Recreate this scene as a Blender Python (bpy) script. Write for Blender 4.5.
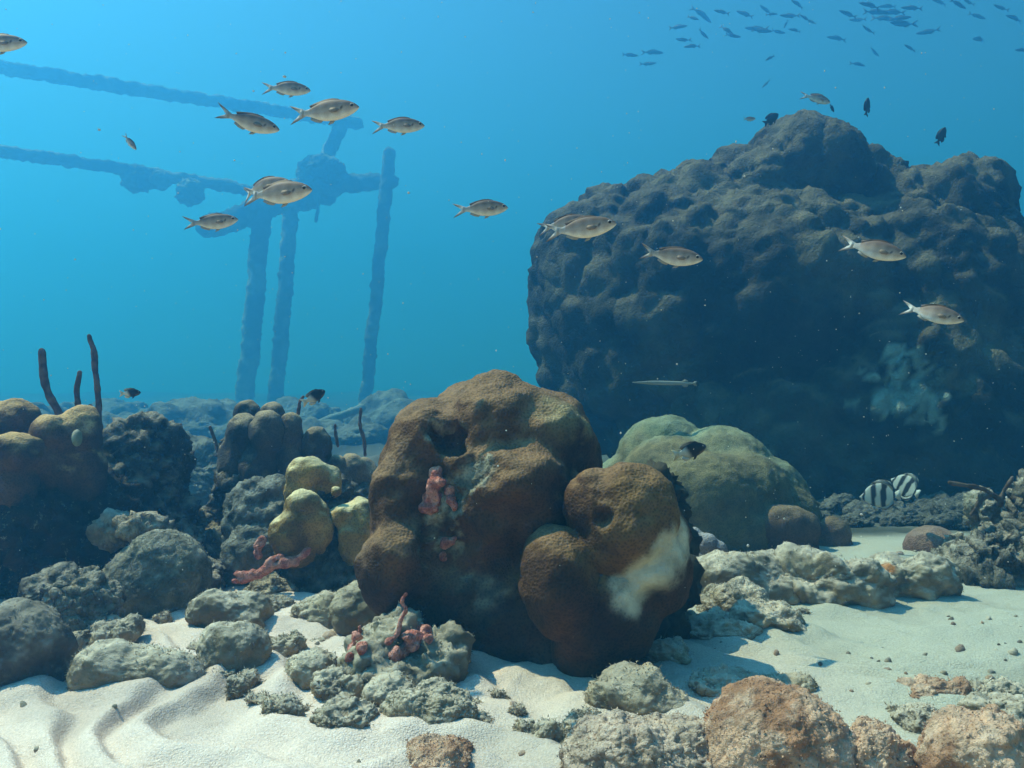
import bpy, bmesh, math, random
import numpy as np
from mathutils import Vector, Matrix, Euler

for o in list(bpy.data.objects):
    bpy.data.objects.remove(o)
scene = bpy.context.scene
COL = scene.collection
R = math.radians

# ------------------------------------------------------------------ camera, sky, sun, exposure
FPX, HOR, CAMZ = 887.0, 400.0, 0.55          # focal length in pixels, horizon row, camera height over the sand
cam = bpy.data.cameras.new("camera")
cam.sensor_width = 36.0
cam.lens = 36.0 * FPX / 1024.0
cam.shift_y = (HOR - 384.0) / 1024.0
cam.clip_start, cam.clip_end = 0.02, 500.0
camo = bpy.data.objects.new("camera", cam)
COL.objects.link(camo)
camo.location = (0, 0, CAMZ)
camo.rotation_euler = (R(90), 0, 0)
scene.camera = camo

SUN_AZ, SUN_EL = -66.0, 58.0                 # azimuth measured from +Y towards +X
world = bpy.data.worlds.new("World")
scene.world = world
world.use_nodes = True
wn = world.node_tree.nodes
wl = world.node_tree.links
sky = wn.new("ShaderNodeTexSky")
sky.sky_type = 'NISHITA'
sky.sun_disc = False
sky.sun_elevation = R(SUN_EL)
sky.sun_rotation = R(SUN_AZ)
wn["Background"].inputs["Strength"].default_value = 0.05
wl.new(sky.outputs[0], wn["Background"].inputs["Color"])

sun = bpy.data.lights.new("sun", 'SUN')
sun.energy = 5.0
sun.angle = R(0.5)
sun.color = (1.0, 0.68, 0.58)
suno = bpy.data.objects.new("sun", sun)
COL.objects.link(suno)
sd = Vector((math.sin(R(SUN_AZ)) * math.cos(R(SUN_EL)), math.cos(R(SUN_AZ)) * math.cos(R(SUN_EL)), math.sin(R(SUN_EL))))
suno.rotation_euler = sd.to_track_quat('Z', 'Y').to_euler()
suno.location = sd * 30

scene.view_settings.view_transform = 'Standard'
scene.view_settings.look = 'None'
scene.view_settings.gamma = 1.0
scene.view_settings.use_curve_mapping = False
scene.view_settings.exposure = 1.26
scene.render.engine = 'CYCLES'
scene.cycles.max_bounces = 6
scene.cycles.diffuse_bounces = 1
scene.cycles.glossy_bounces = 1
scene.cycles.transmission_bounces = 2
scene.cycles.volume_bounces = 1
scene.cycles.transparent_max_bounces = 8
scene.cycles.use_denoising = True
scene.cycles.denoiser = 'OPENIMAGEDENOISE'
scene.cycles.caustics_reflective = False
scene.cycles.caustics_refractive = False

HAZE_COLOR = (0.052, 0.295, 0.68)
HAZE_ABSORB = (0.04, 0.46, 0.84)
HAZE_DENSITY = 0.084
HAZE_G = 0.66
HAZE_TOP = 13.5

# ------------------------------------------------------------------ noise
def _hash(ix, iy, iz, seed):
    h = (ix.astype(np.int64) * 374761393 + iy.astype(np.int64) * 668265263 + iz.astype(np.int64) * 2147483647 + seed * 974634777) & 0xFFFFFFFF
    h = ((h ^ (h >> 13)) * 1274126177) & 0xFFFFFFFF
    h = ((h ^ (h >> 16)) * 2246822519) & 0xFFFFFFFF
    h = h ^ (h >> 15)
    return (h & 0xFFFFFF).astype(np.float64) / float(0xFFFFFF)

def vnoise(p, seed=0):
    """value noise in -1..1 for an n x 3 array"""
    i = np.floor(p).astype(np.int64)
    f = p - i
    u = f * f * f * (f * (f * 6 - 15) + 10)
    x, y, z = i[:, 0], i[:, 1], i[:, 2]
    ux, uy, uz = u[:, 0], u[:, 1], u[:, 2]
    def h(a, b, c):
        return _hash(x + a, y + b, z + c, seed)
    x00 = h(0,0,0)*(1-ux) + h(1,0,0)*ux
    x10 = h(0,1,0)*(1-ux) + h(1,1,0)*ux
    x01 = h(0,0,1)*(1-ux) + h(1,0,1)*ux
    x11 = h(0,1,1)*(1-ux) + h(1,1,1)*ux
    return ((x00*(1-uy) + x10*uy)*(1-uz) + (x01*(1-uy) + x11*uy)*uz) * 2 - 1

_ROT = np.array(Euler((0.6, 0.4, 0.9)).to_matrix())
def fbm(p, scale, octaves=4, seed=0, gain=0.5):
    q = p * scale
    a, s, t = 1.0, 0.0, 0.0
    for k in range(octaves):
        s = s + a * vnoise(q, seed + k * 17)
        t += a
        a *= gain
        q = q @ _ROT.T * 2.03 + 5.7
    return s / t * 1.5

def ridged(p, scale, octaves=4, seed=0, gain=0.5):
    q = p * scale
    a, s, t = 1.0, 0.0, 0.0
    for k in range(octaves):
        s = s + a * (1 - np.abs(vnoise(q, seed + k * 17)) * 1.8)
        t += a
        a *= gain
        q = q @ _ROT.T * 2.03 + 3.1
    return s / t

def worley(p, scale, seed=0):
    q = p * scale
    i = np.floor(q).astype(np.int64)
    d1 = np.full(len(p), 9.0)
    for a in (-1, 0, 1):
        for b in (-1, 0, 1):
            for c in (-1, 0, 1):
                x, y, z = i[:, 0] + a, i[:, 1] + b, i[:, 2] + c
                px = x + _hash(x, y, z, seed + 1)
                py = y + _hash(x, y, z, seed + 2)
                pz = z + _hash(x, y, z, seed + 3)
                d = (px - q[:, 0])**2 + (py - q[:, 1])**2 + (pz - q[:, 2])**2
                d1 = np.minimum(d1, d)
    return np.sqrt(d1)

def knobs(p, scale, seed=0, sharp=1.0):
    """rounded bosses: 1 at a boss's crown, falling steeply into the creases between"""
    d = worley(p, scale, seed) * sharp
    return np.sqrt(np.clip(1.0 - d * d * 0.9, 0, 1))

def sstep(a, b, x):
    t = np.clip((x - a) / (b - a), 0, 1)
    return t * t * (3 - 2 * t)

# ------------------------------------------------------------------ the sea floor's shape
def ground_h(x, y):
    x = np.atleast_1d(np.asarray(x, dtype=float)); y = np.atleast_1d(np.asarray(y, dtype=float))
    p = np.stack([x, y, np.zeros_like(x)], 1)
    z = 0.018 * fbm(p, 1.3, 3, 5)
    near = np.exp(-np.maximum(y - 1.2, 0) / 2.2)
    # wind-rowed sand: warped ripples, crests running away from the camera to one side
    w = fbm(p, 2.2, 2, 11) * 0.16 + fbm(p, 6.0, 2, 12) * 0.03
    s = (x * 0.62 + y * 0.80 + w) / 0.125
    fr = s - np.floor(s)
    rip = np.where(fr < 0.68, fr / 0.68, (1 - fr) / 0.32)
    rip = rip * rip * (3 - 2 * rip)
    s2 = (x * -0.45 + y * 0.95 + w * 0.8) / 0.11
    rip2 = 0.5 + 0.5 * np.sin(s2 * 6.283)
    amp = sstep(-0.5, 0.5, fbm(p, 1.9, 2, 31) + 0.75 * (1 - sstep(-0.1, 0.5, x)) - 0.1)
    z = z + near * (0.027 * rip * amp + 0.005 * rip2 * (1 - amp * 0.6))
    z = z + 0.005 * near * fbm(p, 11, 4, 8) + 0.0012 * near * ridged(p, 42, 2, 9)
    # the bottom climbs far off, a reef slope
    far = sstep(12.0, 58.0, y + 0.12 * x)
    z = z + far * (0.9 + 0.3 * fbm(p, 0.22, 4, 21) + 0.15 * fbm(p, 1.1, 3, 23))
    z = z + sstep(3.3, 6.0, y) * (0.10 * fbm(p, 1.1, 4, 22) + 0.08 * fbm(p, 3.5, 3, 24))
    return z

def G(x, y):
    return float(ground_h(x, y)[0])

def P(px, py, Y):
    """the point a pixel of the photograph looks at, Y metres out"""
    return np.array([(px - 512.0) / FPX * Y, Y, CAMZ + (HOR - py) / FPX * Y])

def gY(py):
    return CAMZ * FPX / (py - HOR)

# ------------------------------------------------------------------ object helpers
def tag(o, label=None, cat=None, group=None, kind=None):
    for k, v in (("label", label), ("category", cat), ("group", group), ("kind", kind)):
        if v:
            o[k] = v
    return o

def thing(name, label, cat, loc, group=None):
    o = bpy.data.objects.new(name, None)
    o.empty_display_size = 0.05
    COL.objects.link(o)
    o.location = loc
    return tag(o, label, cat, group)

def set_col(me, col):
    a = me.color_attributes.new("Col", 'FLOAT_COLOR', 'POINT')
    c = np.ones((len(me.vertices), 4), dtype=np.float32)
    c[:, :3] = np.clip(col, 0, 1)
    a.data.foreach_set("color", c.ravel())

def get_co(me):
    a = np.empty(len(me.vertices) * 3, dtype=np.float32)
    me.vertices.foreach_get("co", a)
    return a.reshape(-1, 3).astype(np.float64)

def set_co(me, p):
    me.vertices.foreach_set("co", np.ascontiguousarray(p, dtype=np.float32).ravel())
    me.update()

def get_no(me):
    a = np.empty(len(me.vertices) * 3, dtype=np.float32)
    me.vertex_normals.foreach_get("vector", a)
    return a.reshape(-1, 3).astype(np.float64)

def smooth_co(me, p, n, lam=0.5):
    ed = np.empty(len(me.edges) * 2, dtype=np.int32)
    me.edges.foreach_get("vertices", ed)
    a, b = ed[0::2], ed[1::2]
    N = len(p)
    deg = np.bincount(a, minlength=N) + np.bincount(b, minlength=N)
    deg = np.maximum(deg, 1)
    for _ in range(n):
        q = np.empty_like(p)
        for k in range(3):
            q[:, k] = (np.bincount(a, p[b, k], minlength=N) + np.bincount(b, p[a, k], minlength=N)) / deg
        p = p + lam * (q - p)
    return p

def link(name, me, mats, parent=None, origin=None):
    """mesh data given in world coordinates; the object's origin goes to ORIGIN (or the parent's place)"""
    me.shade_smooth()
    for m in (mats if isinstance(mats, (list, tuple)) else [mats]):
        me.materials.append(m)
    o = bpy.data.objects.new(name, me)
    COL.objects.link(o)
    root = parent
    if parent is not None:
        off = np.zeros(3)
        q = parent
        while q is not None:
            off += np.array(q.location)
            q = q.parent
        o.parent = parent
        set_co(me, get_co(me) - off)
    else:
        if origin is None:
            p = get_co(me)
            origin = np.array([p[:, 0].mean(), p[:, 1].mean(), p[:, 2].min()])
        set_co(me, get_co(me) - np.asarray(origin))
        o.location = origin
    return o

_ico = {}
def ico(sub):
    if sub not in _ico:
        bm = bmesh.new()
        bmesh.ops.create_icosphere(bm, subdivisions=sub, radius=1.0)
        bm.verts.ensure_lookup_table()
        v = np.array([x.co[:] for x in bm.verts])
        f = [[y.index for y in x.verts] for x in bm.faces]
        bm.free()
        _ico[sub] = (v, np.array(f))
    return _ico[sub]

def mesh_from(name, v, f):
    me = bpy.data.meshes.new(name)
    me.from_pydata(np.asarray(v).tolist(), [], [list(x) for x in f])
    me.update()
    return me

def remeshed(name, lobes, voxel, smooth=6):
    """LOBES: (centre, radii, euler) ellipsoids in world space, fused into one skin"""
    v0, f0 = ico(3)
    V, F, n = [], [], 0
    for c, r, e in lobes:
        m = np.array(Euler(e).to_matrix())
        V.append((v0 * np.asarray(r)) @ m.T + np.asarray(c))
        F.append(f0 + n)
        n += len(v0)
    me = mesh_from(name + "_src", np.concatenate(V), np.concatenate(F))
    o = bpy.data.objects.new(name + "_src", me)
    COL.objects.link(o)
    md = o.modifiers.new("r", 'REMESH')
    md.mode = 'VOXEL'
    md.voxel_size = voxel
    dg = bpy.context.evaluated_depsgraph_get()
    dg.update()
    out = bpy.data.meshes.new_from_object(o.evaluated_get(dg))
    out.name = name
    bpy.data.objects.remove(o)
    bpy.data.meshes.remove(me)
    for m in list(out.materials):
        out.materials.pop(index=0)
    set_co(out, smooth_co(out, get_co(out), smooth))
    return out

def lobes_px(rows):
    """rows: px, py, Y, rx_px, ry_px, depth radius in metres [, roll in degrees about the view axis]"""
    out = []
    for r in rows:
        px, py, Y, rx, ry, rd = r[:6]
        roll = r[6] if len(r) > 6 else 0
        out.append((P(px, py, Y), (rx / FPX * Y, rd, ry / FPX * Y), (0, R(roll), 0)))
    return out

def displace(me, *fns):
    for fn in fns:
        p = get_co(me)
        set_co(me, p + get_no(me) * fn(p)[:, None])

# ------------------------------------------------------------------ materials
def mat_surface(name, rough=0.85, tint=(0.72, 1.28), vscale=18.0, fine=120.0, fine_d=0.35, grain=320.0, grain_d=0.15, polyp=None, polyp_d=0.0, dist=0.01, spec=0.25, speck=None):
    m = bpy.data.materials.new(name)
    m.use_nodes = True
    nt = m.node_tree
    N, L = nt.nodes, nt.links
    b = N["Principled BSDF"]
    b.inputs["Roughness"].default_value = rough
    b.inputs["Specular IOR Level"].default_value = spec
    at = N.new("ShaderNodeAttribute"); at.attribute_name = "Col"
    tc = N.new("ShaderNodeTexCoord")
    n1 = N.new("ShaderNodeTexNoise"); n1.inputs["Scale"].default_value = vscale; n1.inputs["Detail"].default_value = 6
    n1.inputs["Roughness"].default_value = 0.65
    L.new(tc.outputs["Object"], n1.inputs["Vector"])
    mr = N.new("ShaderNodeMapRange"); mr.inputs["From Min"].default_value = 0.3; mr.inputs["From Max"].default_value = 0.7
    mr.inputs["To Min"].default_value, mr.inputs["To Max"].default_value = tint
    L.new(n1.outputs["Fac"], mr.inputs["Value"])
    mx = N.new("ShaderNodeVectorMath"); mx.operation = 'SCALE'
    L.new(at.outputs["Color"], mx.inputs[0]); L.new(mr.outputs[0], mx.inputs["Scale"])
    colour = mx.outputs[0]
    nf = N.new("ShaderNodeTexNoise"); nf.inputs["Scale"].default_value = fine; nf.inputs["Detail"].default_value = 5
    nf.inputs["Roughness"].default_value = 0.7
    L.new(tc.outputs["Object"], nf.inputs["Vector"])
    ng = N.new("ShaderNodeTexNoise"); ng.inputs["Scale"].default_value = grain; ng.inputs["Detail"].default_value = 2
    L.new(tc.outputs["Object"], ng.inputs["Vector"])
    if speck:
        # grains and tufts of another colour (speck = scale, threshold, colour)
        nv = N.new("ShaderNodeTexNoise"); nv.inputs["Scale"].default_value = speck[0]; nv.inputs["Detail"].default_value = 4
        nv.inputs["Roughness"].default_value = 0.75
        L.new(tc.outputs["Object"], nv.inputs["Vector"])
        rr = N.new("ShaderNodeMapRange"); rr.inputs["From Min"].default_value = speck[1]; rr.inputs["From Max"].default_value = speck[1] + 0.08
        L.new(nv.outputs["Fac"], rr.inputs["Value"])
        mc = N.new("ShaderNodeMix"); mc.data_type = 'RGBA'
        L.new(rr.outputs[0], mc.inputs["Factor"]); L.new(colour, mc.inputs["A"])
        mc.inputs["B"].default_value = (*speck[2], 1)
        colour = mc.outputs["Result"]
    L.new(colour, b.inputs["Base Color"])
    def bump(h, strength, prev, d=dist):
        bp = N.new("ShaderNodeBump"); bp.inputs["Strength"].default_value = strength; bp.inputs["Distance"].default_value = d
        L.new(h, bp.inputs["Height"])
        if prev is not None:
            L.new(prev, bp.inputs["Normal"])
        return bp.outputs["Normal"]
    nrm = bump(nf.outputs["Fac"], fine_d, None)
    nrm = bump(ng.outputs["Fac"], grain_d, nrm, dist * 0.5)
    if polyp:
        vo = N.new("ShaderNodeTexVoronoi"); vo.inputs["Scale"].default_value = polyp
        L.new(tc.outputs["Object"], vo.inputs["Vector"])
        nrm = bump(vo.outputs["Distance"], polyp_d, nrm, dist * 0.4)
    if polyp:                                              # each polyp's mouth is darker than the wall round it
        pm = N.new("ShaderNodeMapRange"); pm.inputs["From Min"].default_value = 0.0; pm.inputs["From Max"].default_value = 0.6
        pm.inputs["To Min"].default_value = 0.55; pm.inputs["To Max"].default_value = 1.2
        L.new(vo.outputs["Distance"], pm.inputs["Value"])
        ps = N.new("ShaderNodeVectorMath"); ps.operation = 'SCALE'
        # bleached polyps have no dark tissue left: the paler the coral, the fainter the pits
        sx = N.new("ShaderNodeSeparateColor"); L.new(at.outputs["Color"], sx.inputs[0])
        pl = N.new("ShaderNodeMapRange"); pl.inputs["From Min"].default_value = 0.22; pl.inputs["From Max"].default_value = 0.5
        L.new(sx.outputs["Green"], pl.inputs["Value"])
        pf = N.new("ShaderNodeMix"); pf.data_type = 'FLOAT'
        L.new(pl.outputs[0], pf.inputs["Factor"]); L.new(pm.outputs[0], pf.inputs["A"]); pf.inputs["B"].default_value = 1.0
        L.new(colour, ps.inputs[0]); L.new(pf.outputs["Result"], ps.inputs["Scale"])
        L.new(ps.outputs[0], b.inputs["Base Color"])
    L.new(nrm, b.inputs["Normal"])
    return m

M_ROCK = mat_surface("algae_covered_rock", vscale=22, fine=150, fine_d=0.5, grain=420, grain_d=0.5, dist=0.009, spec=0.1, tint=(0.6, 1.35))
M_CRUST = mat_surface("crusty_dead_coral", vscale=26, fine=42, fine_d=0.9, grain=110, grain_d=0.7, dist=0.03, spec=0.06, tint=(0.45, 1.55), speck=(48, 0.60, (0.30, 0.28, 0.20)))
M_ORANGE = mat_surface("orange_crusted_rock", vscale=30, fine=120, fine_d=0.7, grain=350, grain_d=0.5, dist=0.014, spec=0.1, tint=(0.6, 1.35), speck=(120, 0.60, (0.10, 0.06, 0.045)))
M_CORAL = mat_surface("brown_coral", vscale=16, fine=60, fine_d=0.35, grain=260, grain_d=0.35, polyp=170, polyp_d=0.6, dist=0.010, spec=0.12, tint=(0.62, 1.35))
M_FAR = mat_surface("distant_coral", vscale=4, fine=16, fine_d=0.8, grain=60, grain_d=0.5, dist=0.08, spec=0.05, tint=(0.6, 1.4))
M_SPONGE = mat_surface("pink_sponge", rough=0.85, vscale=60, fine=140, fine_d=0.7, grain=400, grain_d=0.4, polyp=230, polyp_d=.7, dist=0.010, spec=0.1, tint=(0.6, 1.3))
M_ROD = mat_surface("sea_rod_skin", vscale=30, fine=200, fine_d=0.8, grain=600, grain_d=0.5, dist=0.008, spec=0.1)
M_SAND = mat_surface("sand", rough=0.95, vscale=260, fine=55, fine_d=0.5, grain=330, grain_d=0.8, dist=0.008, spec=0.05, tint=(0.74, 1.16), speck=(90, 0.66, (0.30, 0.23, 0.17)))
M_FISH = mat_surface("fish_skin", rough=0.6, vscale=60, fine=500, fine_d=0.05, grain=900, grain_d=0.05, dist=0.002, spec=0.25, tint=(0.88, 1.12))
M_PIPE = mat_surface("encrusted_pipe", vscale=8, fine=30, fine_d=0.8, grain=90, grain_d=0.5, dist=0.03, spec=0.05)

# ------------------------------------------------------------------ sea floor
def axis(lo, hi, dlo, dhi, step, grow=1.07):
    mid = list(np.arange(dlo, dhi, step))
    s, x, up = step, mid[-1], []
    while x < hi:
        s *= grow; x += s; up.append(min(x, hi))
    s, x, dn = step, dlo, []
    while x > lo:
        s *= grow; x -= s; dn.append(max(x, lo))
    return np.array(dn[::-1] + mid + up)

RESTING = []
def build_floor():
    global SAND
    xs = axis(-44, 44, -1.3, 1.6, 0.0065)
    ys = axis(-20, 74, 0.95, 3.0, 0.0060)
    X, Y = np.meshgrid(xs, ys)
    x, y = X.ravel(), Y.ravel()
    z = ground_h(x, y)
    nx, ny = len(xs), len(ys)
    i = np.arange(nx * ny).reshape(ny, nx)
    f = np.stack([i[:-1, :-1], i[:-1, 1:], i[1:, 1:], i[1:, :-1]], -1).reshape(-1, 4)
    p = np.stack([x, y, z], 1)
    me = bpy.data.meshes.new("sand")
    me.vertices.add(len(p)); me.vertices.foreach_set("co", p.astype(np.float32).ravel())
    me.loops.add(f.size); me.loops.foreach_set("vertex_index", f.astype(np.int32).ravel())
    me.polygons.add(len(f)); me.polygons.foreach_set("loop_start", np.arange(0, f.size, 4, dtype=np.int32))
    me.update(); me.validate()
    a = sstep(0.15, 0.75, fbm(p, 3.1, 4, 41) + 0.25)[:, None]
    water_tint = sstep(-.2, .9, x + .25 * fbm(p, 1.6, 3, 43) + .25 * (y - 1.6))[:, None]  # sand coloured greener and darker for the light the water absorbs
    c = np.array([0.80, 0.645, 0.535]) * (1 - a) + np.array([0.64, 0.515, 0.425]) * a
    c = c * (1 - water_tint) + c * np.array([.58, .69, .65]) * water_tint
    reef = (sstep(3.1, 3.7, y + 0.35 * fbm(p, 1.5, 3, 52)) * (0.82 + 0.18 * sstep(-0.4, 0.2, fbm(p, 0.9, 4, 51))))[:, None]  # dark reef tone, also standing in for shade at the mound's foot
    c = c * (1 - reef) + (np.array([0.03, 0.033, 0.025]) + np.array([.035, .035, .025]) * sstep(-.2, .5, fbm(p, 2.5, 4, 53))[:, None] + np.array([.05, .055, .05]) * sstep(6, 14, y)[:, None]) * reef  # far ground's colour paled with distance to blend into the water haze
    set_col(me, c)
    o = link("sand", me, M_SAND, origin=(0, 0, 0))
    tag(o, kind="structure")
    SAND = o
build_floor()

# the water itself: one closed box of even, pale blue scattering
def build_haze():
    bm = bmesh.new()
    bmesh.ops.create_cube(bm, size=1.0)
    for v in bm.verts:
        v.co = Vector((v.co.x * 92, 27 + v.co.y * 98, -1.6 + (v.co.z + 0.5) * (HAZE_TOP + 1.6)))
    me = bpy.data.meshes.new("haze")
    bm.to_mesh(me); bm.free()
    m = bpy.data.materials.new("water_haze")
    m.use_nodes = True
    N, L = m.node_tree.nodes, m.node_tree.links
    N.remove(N["Principled BSDF"])
    v = N.new("ShaderNodeVolumePrincipled")
    v.inputs["Color"].default_value = (*HAZE_COLOR, 1)
    v.inputs["Absorption Color"].default_value = (*HAZE_ABSORB, 1)
    v.inputs["Density"].default_value = HAZE_DENSITY
    v.inputs["Anisotropy"].default_value = HAZE_G
    L.new(v.outputs[0], N["Material Output"].inputs["Volume"])
    me.materials.append(m)
    o = bpy.data.objects.new("haze", me)
    COL.objects.link(o)
    tag(o, kind="stuff")
build_haze()

# ------------------------------------------------------------------ colour recipes
def mixc(a, b, t):
    return np.asarray(a) * (1 - t[:, None]) + np.asarray(b) * t[:, None]

def rock_col(p, no, seed, base=(0.40, 0.33, 0.21), dark=(0.19, 0.155, 0.095), silt=(0.60, 0.51, 0.385), silt_k=0.85):
    t = sstep(-0.5, 0.5, fbm(p, 9, 4, seed))
    c = mixc(dark, base, t)
    s = sstep(0.05, 0.9, no[:, 2] + 0.5 * fbm(p, 16, 4, seed + 3)) * silt_k     # silt settled on what faces up
    return c * (1 - s[:, None]) + np.asarray(silt) * s[:, None]

def orange_col(p, no, seed):
    t = sstep(-0.5, 0.5, fbm(p, 16, 4, seed))
    c = mixc((0.44, 0.23, 0.13), (0.72, 0.46, 0.30), t)
    s = sstep(-0.1, 0.6, fbm(p, 34, 3, seed + 3)) * 0.55
    return c * (1 - s[:, None]) + np.array((0.74, 0.55, 0.40)) * s[:, None]

def rock(name, label, cx, top, base, w, cat="rock", depth=1.0, seed=1, rough=0.10, sub=6, colf=rock_col, mat=None, lumps=0.0, lscale=9, roll=0, group=None, parent=None, sink=0.30, fuzz=0.0035, col_kw=None, Y=None, lift=0.0):
    """a stone resting in the sand: outline box in pixels (cx, top, base, w)"""
    Yf = Y if Y else gY(base)
    Yc = Yf
    for _ in range(3):
        rw = w / 2 / FPX * Yc
        Yc = Yf + 0.45 * rw * depth
    x = (cx - 512) / FPX * Yc
    g = G(x, Yc) + lift
    ztop = CAMZ + (HOR - top) / FPX * Yc
    h = max(ztop - g, 0.012)
    v, f = ico(sub)
    s = 0.5 * h * (1 + sink)
    e = np.array(Euler((0, R(roll), 0)).to_matrix())
    q = v.copy()
    q = np.sign(q) * np.abs(q) ** 0.9                      # a touch blockier than a ball
    p = (q * np.array([rw, rw * depth, s])) @ e.T + np.array([x, Yc, ztop - s])
    me = mesh_from(name, p, f)
    if w > 26:
        RESTING.append((x, Yc, rw, rw * depth, h, seed))
    sz = min(rw, 1.5 * s)
    displace(me, lambda p: sz * (rough * 2.2 * fbm(p, 0.9 / sz, 2, seed) + rough * fbm(p, 2.4 / sz, 4, seed + 5)))
    if lumps:
        displace(me, lambda p: min(0.7 * lumps, 0.35 * s) * (0.7 * (knobs(p + 0.02 * fbm(p, 14, 2, seed)[:, None], lscale, seed + 9) - 0.72) + 0.5 * (ridged(p, lscale * 1.6, 3, seed + 4) - .4)))
    displace(me, lambda p: fuzz * fbm(p, 60, 3, seed + 7) + fuzz * 0.3 * np.abs(fbm(p, 150, 2, seed + 8)))
    set_col(me, colf(get_co(me), get_no(me), seed, **(col_kw or {})))
    o = link(name, me, mat or (M_ORANGE if colf is orange_col else M_CRUST if Yc > 2.15 else M_ROCK), parent)
    if parent is None:
        tag(o, label, cat, group)
    return o

def blob(name, rows, voxel, mat, colf, smooth=6, disp=(), parent=None, origin=None):
    me = remeshed(name, lobes_px(rows), voxel, smooth)
    displace(me, *disp)
    set_col(me, colf(get_co(me), get_no(me)))
    return link(name, me, mat, parent, origin)

def near_mask(p, pts, r, seed, wob=0.35, scale=25, edge=0.25):
    """1 inside r of any of the points, with a ragged edge"""
    d = np.full(len(p), 99.0)
    for q in pts:
        rr = q[3] if len(q) > 3 else r
        d = np.minimum(d, np.linalg.norm(p - np.asarray(q[:3]), axis=1) / rr)
    d = d + wob * fbm(p, scale, 3, seed)
    return 1 - sstep(1 - edge, 1 + edge, d)

from mathutils.bvhtree import BVHTree
def surf(me, pts, push=0.0):
    """points of a mesh (world coordinates) that face the camera position along the given photo directions, as world points"""
    co = get_co(me)
    tree = BVHTree.FromPolygons([tuple(c) for c in co], [tuple(f.vertices) for f in me.polygons])
    o = Vector((0, 0, CAMZ)); out = []
    for q in pts:
        d = Vector(P(q[0], q[1], 1.0)) - o
        h = tree.ray_cast(o, d.normalized())[0]
        a = np.array(h) if h is not None else P(q[0], q[1], 1.9)
        out.append((*(a + push * np.array(d.normalized())), q[2] / FPX * a[1]))
    return out

def turf(o, n, length, seed=1, width=0.0011, up=0.0):
    """short algal turf standing on a stone: one mesh of tiny blades, child of the stone"""
    me = o.data
    rs = np.random.RandomState(seed)
    co, no = get_co(me), get_no(me)
    ca = np.empty(len(co) * 4, dtype=np.float32); me.color_attributes["Col"].data.foreach_get("color", ca); ca = ca.reshape(-1, 4)[:, :3]
    ok = np.where(no[:, 2] > up - 0.6)[0]
    patch = fbm(co[ok] + np.array(o.location), 22, 3, seed)
    ok = ok[patch > rs.uniform(-0.9, 0.25, len(ok))]
    i = rs.choice(ok, n)
    L = length * rs.uniform(0.35, 1.15, n)[:, None]
    d = no[i] + rs.normal(0, 0.45, (n, 3)); d /= np.linalg.norm(d, axis=1)[:, None]
    sd = np.cross(d, rs.normal(0, 1, (n, 3))); sd /= np.linalg.norm(sd, axis=1)[:, None] + 1e-9
    b = co[i] + rs.normal(0, 0.0015, (n, 3))
    w = width * rs.uniform(0.6, 1.5, n)[:, None]
    mid = b + d * L * 0.55
    tip = b + d * L + rs.normal(0, 0.25, (n, 3)) * L
    V = np.stack([b - sd * w, b + sd * w, mid + sd * w * 0.7, mid - sd * w * 0.7, tip], 1).reshape(-1, 3)
    k = np.arange(n) * 5
    F = [[a, a + 1, a + 2, a + 3] for a in k] + [[a + 3, a + 2, a + 4] for a in k]
    m = mesh_from("algae_turf", V, F)
    c = np.repeat(ca[i] * rs.uniform(0.8, 1.5, n)[:, None], 5, 0)
    set_col(m, c)
    m.materials.append(M_ROCK)
    t = bpy.data.objects.new("algae_turf", m)
    COL.objects.link(t)
    t.parent = o
    t["kind"] = "stuff"
    return t

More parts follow.
